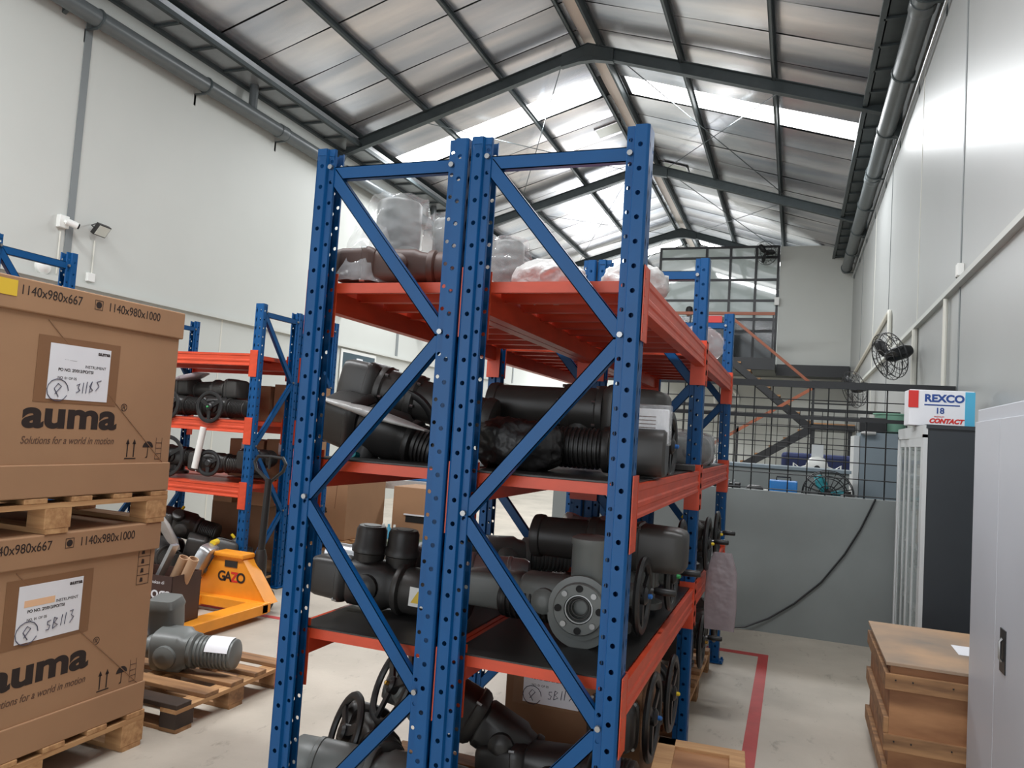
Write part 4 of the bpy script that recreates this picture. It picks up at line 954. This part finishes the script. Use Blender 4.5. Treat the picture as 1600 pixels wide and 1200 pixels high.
for z, ordn in ((.077, 'lowest'), (.497, 'second lowest'), (.917, 'third lowest'), (1.337, 'top')):
    y = 5.66; j = 0
    while y < 6.66:
        wd = rn.uniform(.07, .16); hh = rn.uniform(.14, .3)
        nm = 'binder' if wd < .11 else 'storage_box'
        if nm == 'binder':
            o = thing('binder', '', 'binder', T((.86, y, z)))
            MB().bx((0, 0, 0), (.24, wd, hh)).build('cover', cols[k % 7][0], o, smooth=0, bevel=.004)
            MB().bx((-.001, wd*.2, hh*.45), (0, wd*.8, hh*.85)).build('spine_label', 'cream', o, smooth=0)
        else:
            o = thing('storage_box', '', 'box', T((.86, y, z)))
            MB().bx((0, 0, 0), (.24, wd, hh*.8)).build('box_body', cols[k % 7][0], o, smooth=0, bevel=.004)
            MB().bx((-.004, -.004, hh*.8), (.244, wd+.004, hh*.8+.025)).build('lid', cols[k % 7][0], o, smooth=0, bevel=.003)
        tag(o, '%s %s, %s from near end, %s shelf of the glass cabinet' % (cols[k % 7][1], nm.replace('_', ' '), ORD[j], ordn), 'binder' if nm == 'binder' else 'box', 'things inside the glass door cabinet')
        k += 1; j += 1
        y += wd + rn.uniform(.03, .1)
# glove carton on the cabinet
t = thing('paper_carton', 'white REXCO 18 carton with red and blue ends on the dark cabinet', 'carton', P(.915, 5.95, 1.766, 2) @ Matrix.Scale(1.22, 4))
MB().bx((-.16, -.08, 0), (.16, .08, .2)).build('carton_body', 'paper', t, smooth=0, bevel=.004)
MB().bx((-.165, -.083, .1), (-.115, -.0795, .195)).build('red_patch', 'red', t, smooth=0)
MB().bx((.115, -.083, .002), (.163, -.0795, .195)).build('blue_end', 'cyan', t, smooth=0)
text('REXCO', .056, 'rexco_blue', t, T((-.085, -.0808, .125), FY), 'print', bold=.0025, sx=1.05)
MB().bx((-.085, -.0812, .114), (.09, -.0805, .121)).build('underline', 'rexco_blue', t, smooth=0)
text('18', .045, 'rexco_blue', t, T((-.03, -.0808, .062), FY), 'print', bold=.0012)
text('CONTACT', .034, 'red', t, T((-.06, -.0808, .012), FY), 'print', bold=.002, shear=.3)
text('PREMIUM', .012, 'red', t, T((-.035, -.0808, .047), FY), 'print')
# plywood crate between the cabinets
t = thing('plywood_crate', 'stained plywood crate between the two cabinets at right', 'crate', P(0, 0, 0))
cx0, cx1, cy0, cy1 = .45, 1.16, 3.97, 4.85
MB().bx((cx0, cy0, .02), (cx1, cy1, .6)).build('crate_body', 'ply', t, smooth=0)
MB().bx((cx0-.02, cy0-.015, .6), (cx1+.01, cy1, .615)).build('lid', 'ply_top', t, smooth=0, bevel=.002)
for z in (.53, .26, .04): MB().bx((cx0-.022, cy0-.022, z-.035), (cx1+.01, cy0, z+.035)).build('front_batten', 'wood_old', t, smooth=0, bevel=.002)
for z in (.53, .33, .12): MB().bx((cx0-.022, cy0, z-.035), (cx0, cy1, z+.035)).build('side_batten', 'wood_old', t, smooth=0, bevel=.002)
for z in (.53, .26):
    for x in (cx0+.02, cx0+.09, cx0+.25, cx0+.42): MB().cyl((x, cy0-.024, z+.01), (x, cy0-.021, z+.01), .004, n=6).build('nail_head', 'black_steel', t)
MB().bx((.78, 4.3, .6155), (.95, 4.5, .617)).build('paper_scrap', 'paper', t, P(0, 0, 0), smooth=0)
# small crate in the aisle
t = thing('small_wooden_crate', 'small pale wooden crate on the floor beside the right centre rack', 'crate', P(-.265, 2.8, 0, 4))
MB().bx((-.14, -.2, .02), (.14, .2, .428)).build('crate_body', 'ply', t, smooth=0)
for (a, c_) in (((-.155, -.215, .38), (-.09, .215, .44)), ((-.155, .15, .4), (.155, .215, .44)), ((-.09, -.215, .4), (.155, -.15, .44)), ((.1, -.15, .4), (.155, .15, .44)), ((-.155, -.215, 0), (-.1, .215, .06)), ((.1, -.215, 0), (.155, .215, .06))): MB().bx(a, c_).build('corner_batten', 'wood', t, smooth=0, bevel=.002)
# ================================================================== BEYOND THE PARTITION
t = thing('grey_cupboard', 'blue grey metal cupboard behind the mesh partition', 'cupboard', P(0, 0, 0))
MB().bx((.66, 9.0, 0), (1.18, 9.6, 1.78)).build('carcass', 'cab_blue', t, smooth=0)
MB().bx((.6, 9.05, .05), (.655, 9.6, 1.74)).build('open_door', 'cab_light', t, smooth=0)
t = thing('plastic_basin', 'green plastic basin on the blue grey cupboard', 'basin', P(.98, 9.3, 1.782))
MB().lathe([(.1, 0), (.13, .02), (.17, .2), (.185, .205), (.185, .22), (.165, .22), (.12, .025)], None, 24).build('tub', 'teal_bucket', t)
t = thing('dark_tray', 'black tray on top of the blue grey cupboard', 'tray', P(.78, 9.2, 1.782))
MB().bx((-.13, -.12, 0), (.13, .12, .16)).build('tray_body', 'black_steel', t, smooth=0, bevel=.01)
for i, (x, mt, lab) in enumerate(((.72, 'film_white', 'white cloth hanging over the cupboard edge'),)):
    o = sq(MB(), [(-.06, .04, .01), (0, .07, .025), (.08, .05, .02)], None, 3).build('white_cloth', mt, None, P(x, 8.98, 1.77)); smooth_noise(o, .01, 14, 7); tag(o, lab, 'cloth')
t = thing('work_bench', 'grey work bench along the back of the grey half wall', 'bench', P(0, 0, 0))
MB().bx((-1.9, 7.15, 1.02), (.62, 7.85, 1.06)).build('bench_top', 'grey_wall', t, smooth=0)
for x in (-1.85, -.6, .55):
    for y in (7.2, 7.8): MB().bx((x-.03, y-.03, 0), (x+.03, y+.03, 1.02)).build('leg', 'black_steel', t, smooth=0)
t = thing('tool_box', 'bright blue tool box on the work bench behind the mesh', 'tool box', P(-.08, 7.45, 1.062))
MB().bx((-.12, -.09, 0), (.12, .09, .2)).build('box_body', 'blue_box', t, smooth=0, bevel=.01)
MB().tube([(-.06, 0, .2), (-.06, 0, .23), (.06, 0, .23), (.06, 0, .2)], .008, 6).build('carry_handle', 'black_steel', t)
t = thing('bench_vice', 'dark bench vice with steel jaws on the work bench', 'vice', P(-.55, 7.4, 1.062))
MB().bx((-.06, -.06, 0), (.06, .06, .08)).bx((-.16, -.04, .06), (.1, .04, .15)).build('vice_body', 'act_black', t, smooth=0, bevel=.01)
MB().bx((-.02, -.05, .13), (.0, .05, .17)).bx((.03, -.05, .13), (.05, .05, .17)).build('jaw', 'alu', t, smooth=0)
MB().cyl((-.24, 0, .1), (-.14, 0, .1), .012, n=8).build('screw', 'alu', t)
def fan(label, m, R, nb=3, bladecol='black_steel', group=None, stand=True, nm='wall_fan'):
    """fan: cage axis = local +x (front), origin at the cage centre"""
    t = thing(nm, label, 'fan', m, group)
    b = MB()
    for x, rr in ((.08, R*.35), (.06, R*.75), (.02, R), (-.05, R*.97), (-.1, R*.7)): b.ring(rr, .005, Matrix.Translation((x, 0, 0)) @ Matrix.Rotation(PI/2, 4, 'Y'), 28, 5)
    for k in range(20):
        a = 2*PI*k/20; c_, s_ = math.cos(a), math.sin(a)
        b.tube([(.085, .05*c_, .05*s_), (.06, R*.75*c_, R*.75*s_), (.02, R*c_, R*s_), (-.05, R*.97*c_, R*.97*s_), (-.1, R*.4*c_, R*.4*s_)], .003, 4)
    b.build('guard', 'black_steel', t)
    for k in range(nb):
        a = 2*PI*k/nb
        bl = MB(); n = 6
        vs = []; fs = []
        for i in range(n+1):
            r = R*(.16 + .72*i/n); w_ = R*(.16 + .34*math.sin(PI*(.12+.75*i/n)))
            for s in (-1, 1):
                an = a + s*w_/2/r*.9
                vs.append((s*.025+.01, r*math.cos(an), r*math.sin(an)))
        for i in range(n): fs.append((2*i, 2*i+1, 2*i+3, 2*i+2))
        bl.add(vs, fs); o = bl.build('blade', bladecol, t); sm = o.modifiers.new('s', 'SOLIDIFY'); sm.thickness = .004
    MB().lathe([(.03, .03), (.06, .0), (.075, -.06), (.075, -.2), (.05, -.26)], Matrix.Rotation(PI/2, 4, 'Y'), 18).build('motor', 'black_steel', t)
    return t
fanG = 'black fans on the right wall'
t = fan('nearer black wall fan above the mesh partition, facing left', P(.9, 9.0, 2.6, 205, 20), .255, group=fanG)
mi = t.matrix_local.inverted()
MB().tube([mi @ Vector(q) for q in ((.98, 8.98, 2.56), (1.06, 8.9, 2.45), (1.13, 8.8, 2.33), (1.17, 8.75, 2.28))], .022, 8).build('wall_arm', 'black_steel', t)
MB().bx((-.03, -.08, -.09), (.03, .08, .09), mi @ T((1.17, 8.75, 2.28))).build('wall_plate', 'black_steel', t, smooth=0)
t = fan('farther black wall fan low beside the staircase landing', P(.86, 13.6, 2.58, 205, 18), .3, group=fanG)
mi = t.matrix_local.inverted()
MB().tube([mi @ Vector(q) for q in ((.94, 13.5, 2.54), (1.05, 13.3, 2.35), (1.17, 13.1, 2.18))], .022, 8).build('wall_arm', 'black_steel', t)
t = fan('black wall fan high on the white mezzanine wall', P(-.86, 20.0, 6.42, 240, 20), .3, group='mezzanine fan')
mi = t.matrix_local.inverted(); MB().tube([mi @ Vector(q) for q in ((-.83, 20.05, 6.38), (-.6, 20.2, 6.3), (-.52, 20.4, 6.28))], .02, 8).build('wall_arm', 'black_steel', t)
t = fan('pedestal fan with teal blades between the bench and the counter', P(.32, 8.1, 1.13, 268, -6), .235, 3, 'teal', nm='pedestal_fan')
mi = t.matrix_local.inverted(); MB().tube([mi @ Vector(q) for q in ((.32, 8.2, 1.1), (.32, 8.22, .03))], .018, 8).build('pole', 'black_steel', t)
MB().lathe([(.15, 0), (.14, .02), (.03, .035)], mi @ T((.32, 8.2, 0)), 20).build('base', 'black_steel', t)
# white stand fan motor unit / spray machine
t = thing('white_machine', 'round white machine with side arms behind the work bench', 'machine', P(.24, 9.1, 1.38))
MB().lathe([(.02, -.1), (.09, -.08), (.115, 0), (.1, .07), (.05, .1)], Matrix.Rotation(PI/2, 4, 'X'), 22).build('round_body', 'white_plastic', t)
MB().lathe([(.035, 0), (.03, .02)], T((0, -.09, -.02), (PI/2, 0, 0)), 14).build('nozzle', 'black_steel', t)
for s in (-1, 1): MB().tube([(s*.1, 0, 0), (s*.18, 0, -.03), (s*.24, 0, .02), (s*.24, 0, -.1)], .012, 6).build('side_arm', 'white_plastic', t)
MB().bx((-.05, -.05, -1.38), (.05, .05, -.08)).build('column', 'white_plastic', t, smooth=0)
MB().bx((-.06, -.03, .1), (.06, .03, .24)).build('top_box', 'cab_light', t, smooth=0)
t = thing('navy_sofa', 'navy blue sofa below the staircase', 'sofa', P(.42, 12.2, 0))
MB().bx((-.6, -.4, .0), (.6, .4, .45)).build('seat_base', 'navy', t, smooth=0, bevel=.04)
MB().bx((-.6, .2, .4), (.6, .45, 1.5)).build('backrest', 'navy', t, smooth=0, bevel=.05)
for s in (-1, 1): MB().bx((s*.62-.06, -.4, 0), (s*.62+.06, .42, .75)).build('armrest', 'navy', t, smooth=0, bevel=.04)
t = thing('counter_unit', 'grey counter standing across behind the work bench', 'counter', P(0, 8.35, 0))
MB().bx((-1.9, 0, .08), (.52, .5, 1.34)).build('counter_body', 'grey_wall', t, smooth=0)
MB().bx((-1.92, -.02, 1.34), (.54, .52, 1.37)).build('counter_top', 'cab_blue', t, smooth=0)
MB().bx((-1.88, .03, 0), (.5, .48, .08)).build('plinth', 'black_steel', t, smooth=0)
t = thing('generator_set', 'small dark machine with round housing beside the vice', 'machine', P(-.33, 7.55, 1.062))
MB().lathe([(.04, -.08), (.065, -.05), (.065, .05), (.04, .08)], T((0, 0, .07), (0, PI/2, 0)), 16).build('drum', 'act_black', t)
MB().bx((-.1, -.06, 0), (.1, .06, .02)).build('base', 'act_grey', t, smooth=0)
for i, (x, y, s, mt, lab) in enumerate(((-.22, 7.3, .05, 'white_plastic', 'small white bottle on the bench'), (.15, 7.3, .04, 'cream', 'cream jar on the bench'), (.05, 7.33, .035, 'red', 'small red can on the bench'), (.46, 7.5, .06, 'act_black', 'dark pot beside the bench fan'))):
    tag(MB().lathe([(s*.9, 0), (s, .01), (s, s*1.7), (s*.5, s*2.1), (s*.5, s*2.4)], P(x, y, 1.062), 14).build('bottle', mt, None), lab, 'bottle')
# round white exhaust fan on the far wall seen through the rack
t = thing('exhaust_fan', 'round white exhaust fan on wall under the mezzanine', 'exhaust fan', T((-1.75, 21.27, 2.75), (PI/2, 0, 0)))
MB().ring(.3, .05, None, 28, 8).lathe([(.07, -.02), (.07, .04)], None, 16).build('housing', 'white_plastic', t)
for k in range(4): MB().box((.15*math.cos(k*PI/2), .15*math.sin(k*PI/2), 0), (.24, .1, .01), Matrix.Translation((.15*math.cos(k*PI/2), .15*math.sin(k*PI/2), 0)) @ Matrix.Rotation(k*PI/2, 4, 'Z') @ Matrix.Rotation(.5, 4, 'X') @ Matrix.Translation((-.15*math.cos(k*PI/2), -.15*math.sin(k*PI/2), 0))).build('vane', 'cab_light', t, smooth=0)
# person seated on the mezzanine balcony, seen from behind
def person():
    t = thing('person', 'person with short black hair seated on the balcony, back to the hall, dark shirt', 'person', P(-2.62, 19.55, 3.64, 0))
    me = bpy.data.meshes.new('body')
    V = [(0, 0, .5), (0, .02, .72), (0, .0, .92), (0, 0, 1.02), (0, .02, 1.14), (.18, 0, .93), (.25, .05, .7), (.2, .25, .55), (-.18, 0, .93), (-.25, .05, .7), (-.2, .25, .55), (.1, .2, .48), (.12, .42, .46), (.12, .44, .1), (-.1, .2, .48), (-.12, .42, .46), (-.12, .44, .1)]
    E_ = [(0, 1), (1, 2), (2, 3), (3, 4), (2, 5), (5, 6), (6, 7), (2, 8), (8, 9), (9, 10), (0, 11), (11, 12), (12, 13), (0, 14), (14, 15), (15, 16)]
    rad = [.15, .15, .15, .06, .06, .08, .055, .04, .08, .055, .04, .1, .075, .05, .1, .075, .05]
    me.from_pydata(V, E_, []); o = obj('body', me, t)
    me.materials.append(M['shirt'])
    o.modifiers.new('skin', 'SKIN'); o.modifiers.new('sub', 'SUBSURF').levels = 1
    for i, v in enumerate(me.skin_vertices[0].data): v.radius = (rad[i], rad[i]); v.use_root = (i == 0)
    hb = MB().lathe([(.03, -.13), (.065, -.1), (.083, -.02), (.085, .04), (.065, .1), (.02, .125)], T((0, .01, 1.2)), 20).build('head', 'skin', t)
    MB().lathe([(.075, -.05), (.092, -.01), (.093, .05), (.07, .115), (.02, .14)], T((0, -.008, 1.2)), 20).build('hair', 'hair', hb)
    for s in (-1, 1): MB().lathe([(.01, -.02), (.018, 0), (.01, .025)], T((s*.088, .02, 1.19)), 8).build('ear', 'skin', hb)
    c = MB().bx((-.22, -.2, .4), (.22, .22, .46)).bx((-.22, -.24, .46), (.22, -.2, .85)).build('chair_back', 'black_steel', None, T((-2.62, 19.55, 3.64)), smooth=0)
    return c
c = person()
tag(c, 'black chair the seated person on the balcony uses', 'chair'); c.name = 'office_chair'
for x in (-.18, .18):
    for y in (-.18, .18): MB().cyl((x, y, 0), (x, y, .4), .015, n=8).build('leg', 'black_steel', c)
# ================================================================== LEFT WALL DEVICES
def wall_cam(lab, x, y, z, sd):
    t = thing('security_camera', lab, 'camera', T((x, y, z)), 'security cameras')
    MB().bx((0, -.06, -.07), (sd*.06, .06, .07)).build('junction_box', 'white_plastic', t, smooth=0, bevel=.006)
    MB().cyl((sd*.06, 0, 0), (sd*.12, .03, -.02), .02, n=10).build('bracket_arm', 'white_plastic', t)
    MB().cyl((sd*.1, -.01, -.0), (sd*.15, .09, -.03), .038, n=16).build('camera_body', 'white_plastic', t)
    MB().cyl((sd*.146, .083, -.028), (sd*.158, .106, -.035), .031, n=14).build('lens', 'black_steel', t)
    return t
wall_cam('white security camera high on the left wall beside the grey joint', XL, 6.17, 3.56, 1)
def flood(lab, y, z, size=.2):
    t = thing('flood_light', lab, 'flood light', T((XL+.11, y, z), (0, math.radians(35), math.radians(10))), 'flood lights on the left wall')
    MB().bx((-.02, -size/2, -size*.36), (.03, size/2, size*.36)).build('housing', 'act_black', t, smooth=0, bevel=.005)
    MB().bx((.03, -size*.44, -size*.3), (.034, size*.44, size*.3)).build('lens_glass', 'lamp_glass', t, smooth=0)
    MB().tube([(-.1, 0, .02), (-.05, -size*.52, .0), (0, -size*.52, 0)], .008, 6).build('bracket', 'act_black', t)
    return t
flood('flood light on the left wall just right of the camera', 6.6, 3.58)
flood('flood light on the left wall seen between the uprights', 11.8, 3.55, .24)
flood('flood light on the left wall seen below the top deck', 14.9, 3.55, .24)
for y, z0, lab in ((6.17, 3.45, 'thin cable dropping from the security camera'), (6.62, 3.46, 'thin cable dropping from the flood light to a socket')):
    conduit([(XL+.01, y, z0), (XL+.01, y, 2.97)], .008, 'cream', lab, 'cable')
t = thing('wall_socket', 'small white socket box on the ledge of the left wall', 'socket', T((XL, 6.6, 3.02)))
MB().bx((0, -.05, -.05), (.04, .05, .05)).build('socket_box', 'white_plastic', t, smooth=0, bevel=.005)
t = thing('round_bell', 'round white bell on the left wall above the carton', 'bell', T((XL, 6.0, 3.02), (0, PI/2, 0)))
MB().lathe([(.09, 0), (.09, .03), (.05, .06), (.015, .07)], None, 20).build('dome', 'white_plastic', t)
t = thing('wall_sensor', 'small white sensor box on the right wall above the ledge', 'sensor', T((XR, 6.85, 3.05)))
MB().bx((-.05, -.04, -.05), (0, .04, .05)).build('housing', 'white_plastic', t, smooth=0, bevel=.006)
MB().tube([(-.02, .04, 0), (-.03, .12, .03), (-.02, .16, -.03)], .006, 6).build('lead', 'black_steel', t)
wall_cam('white security camera high at the far right corner', XR, 20.0, 6.2, -1)
t = thing('wall_box', 'small white switch box on the mezzanine wall edge', 'switch box', T((-.56, 20.34, 5.25)))
MB().bx((-.06, -.06, -.1), (.06, 0, .1)).build('housing', 'white_plastic', t, smooth=0, bevel=.008)
# safety notice board on the left wall
t = thing('safety_board', 'framed dark teal safety notice board on the left wall', 'notice board', T((XL+.012, 12.55, 2.05), FX))
MB().bx((-.62, -.8, 0), (.62, .8, .02)).build('board_backing', 'white_plastic', t, smooth=0, bevel=.02)
MB().bx((-.56, -.74, .02), (.56, .74, .024)).build('poster_sheet', 'poster_teal', t, smooth=0)
text('UTAMAKAN KESELAMATAN', .075, 'paper', t, T((-.5, .45, .0245)), 'print', bold=.002, sx=.95)
MB().bx((-.46, .34, .024), (.46, .39, .026)).build('red_line', 'red', t, smooth=0)
MB().bx((-.1, .6, .024), (.12, .67, .026)).build('logo_patch', 'paper', t, smooth=0)
for r in range(3):
    for k in range(4):
        MB().bx((-.5+.26*k, .0-.36*r, .024), (-.27+.26*k, .28-.36*r, .026)).build('pictogram_card', 'poster_yellow', t, smooth=0)
        MB().ring(.07, .012, T((-.385+.26*k, .17-.36*r, .027)), 18, 4, 1, .2).build('pictogram', 'ink', t)
# ================================================================== FAR LEFT AREA BEHIND THE RACKS
t = thing('cardboard_carton', 'printed carton on a pallet seen through the left centre rack', 'carton', T((-5.25, 8.35, 0)), 'big printed cartons')
MB().bx((-.55, -.45, .14), (.34, .45, .9)).build('body', 'carton', t, smooth=0, bevel=.005)
text('auma', .13, 'ink', t, T((-.28, -.452, .42), FY), 'logo', bold=.004, sx=1.3)
MB().tube([(.18, -.4515, .5), (.2, -.4515, .86)], .004, 4).build('strap', 'tape_brown', t)
pallet('pallet under the carton seen through left centre rack', T((-5.35, 8.35, 0)), .95, .95, .138, 'carton pallets')
t = thing('work_table', 'brown legged work table with white film cover behind the racks', 'table', T((-4.72, 9.3, 0)))
MB().bx((-.45, -.35, .78), (.45, .35, .82)).build('table_top', 'film_white', t, smooth=0)
for x in (-.4, .1, .4):
    for y in (-.3, .3): MB().bx((x-.04, y-.04, 0), (x+.04, y+.04, .78)).build('leg', 'carton_dark', t, smooth=0)
MB().bx((-.46, -.36, .7), (.46, -.34, .82)).build('film_skirt', 'film_white', t, smooth=0)
tag(MB().bx((-.14, -.12, 0), (.16, .12, .09)).build('blue_bin', 'blue_box', None, P(-4.6, 9.2, .822), bevel=.01), 'blue bin on the film covered work table', 'bin')
t = thing('cardboard_box', 'open cardboard box with a dark handle slot beside the work table', 'box', P(-4.08, 8.3, 0))
MB().bx((-.3, -.25, 0), (.35, .3, .82)).build('body', 'carton', t, smooth=0, bevel=.006)
MB().bx((-.12, -.256, .42), (.14, -.2505, .5)).build('handle_slot', 'void', t, smooth=0)
MB().bx((-.14, -.27, .5), (.16, -.251, .515)).build('slot_flap', 'paper', t, smooth=0)
t = thing('olive_crate', 'olive green box with bottles in front of the open cardboard box', 'box', P(-3.95, 7.6, 0))
MB().bx((-.22, -.2, 0), (.22, .2, .28)).build('body', 'olive', t, smooth=0, bevel=.01)
for i in range(3):
    tag(MB().lathe([(.035, 0), (.035, .11), (.014, .14), (.014, .17)], P(-4.3+.07*i, 7.72, .25), 12).build('bottle', 'white_plastic' if i != 1 else 'cyan', None), '%s small bottle on the stool behind the racks' % ('left', 'middle', 'right')[i], 'bottle', 'bottles behind the racks')
tag(MB().bx((-4.42, 7.6, 0), (-4.1, 7.85, .25)).build('metal_stool_box', 'act_grey', None, bevel=.01), 'grey metal box carrying small bottles behind the racks', 'box')
GC = 'plain cartons on the rack behind the jack'
for i, (x, y, z, w_, h_, lab) in enumerate(((-4.95, 6.3, 1.49, .45, .34, 'plain carton on the upper shelf of the rear rack, left'), (-4.5, 6.3, 1.49, .36, .36, 'plain carton with white label on upper shelf of rear rack, right'), (-4.95, 6.3, .945, .4, .36, 'plain carton on the lower shelf of the rear rack, left'), (-4.52, 6.3, .945, .4, .38, 'plain carton with white label on lower shelf of rear rack, right'), (-4.9, 6.3, .2, .8, .5, 'large dark carton on floor under the rear rack'), (-5.1, 6.2, .7, .22, .14, 'small carton marked with black letters on the large dark carton'), (-4.7, 6.2, .7, .3, .14, 'small plain carton on the large dark carton'))):
    t = thing('cardboard_box', lab, 'box', T((x, y, z)), GC)
    MB().bx((-w_/2, -.2, 0), (w_/2, .2, h_)).build('body', 'carton' if i != 4 else 'carton_dark', t, smooth=0, bevel=.004)
    if i in (1, 2, 3): MB().bx((-.06, -.202, h_-.14), (.06, -.2005, h_-.03)).build('label_sheet', 'paper', t, smooth=0)
    if i == 5: text('auma', .06, 'ink', t, T((-.1, -.2005, .04), FY), 'logo', bold=.002)
tag(MB().bx((-5.35, 6.02, .002), (-4.45, 6.5, .2)).build('timber_base', 'wood_old', None, smooth=0), 'low timber base under the large dark carton', 'timber base')
# carton with delivery note on the lowest shelf of the right centre rack
t = thing('cardboard_carton', 'brown carton with a delivery note on the lowest level of right centre rack', 'carton', T((-.99, 2.98, .142)), 'big printed cartons')
MB().bx((-.06, 0, 0), (.49, .42, .54)).build('body', 'carton_dark', t, smooth=0, bevel=.005)
text('a', .16, 'ink', t, T((-.055, -.0008, .42), FY), 'logo', bold=.006, sx=1.3)
shipping_label(t, .13, -.0006, .43, 2, FY, .85, True)
# dark framed window / door in the far wall seen through the racks
wn = struct(MB().bx((-5.2, 27.9, 1.2), (-3.65, 27.97, 4.2)).build('window_1', 'lamp_glass', None, smooth=0))
for (a, c_) in (((-5.3, 27.86, 1.1), (-5.15, 27.98, 4.3)), ((-3.7, 27.86, 1.1), (-3.55, 27.98, 4.3)), ((-5.3, 27.86, 4.15), (-3.55, 27.98, 4.3)), ((-5.3, 27.86, 1.1), (-3.55, 27.98, 1.2)), ((-4.48, 27.86, 1.1), (-4.38, 27.98, 4.3))): MB().bx(a, c_).build('window_frame', 'black_steel', wn, smooth=0)
for x in (-4.95, -4.75, -4.2, -4.0): MB().bx((x-.02, 27.86, 1.2), (x+.02, 27.9, 4.15)).build('window_bar', 'black_steel', wn, smooth=0)
for z in (2.0, 2.8, 3.5): MB().bx((-5.2, 27.87, z-.02), (-3.65, 27.9, z+.02)).build('window_bar', 'black_steel', wn, smooth=0)
# low pallets under the bottom level of the centre racks
for (x, y, ly, lab) in ((-1.342, 2.8, .76, 'low pallet under the left centre rack, front bay'), (-.742, 3.0, 1.2, 'low pallet under the right centre rack, front bay'), (-.742, 4.9, 1.4, 'low pallet under the right centre rack, rear bay')):
    pallet(lab, T((x, y, 0)), .5, ly, .14, 'carton pallets', 'wood_old', False, 6 if ly > 1 else 4)
pallet('black pallet under the pile of actuators behind the pallet jack', T((-5.05, 5.62, 0)), 1.35, .5, .14, 'carton pallets', 'wheel_black', False, 5)
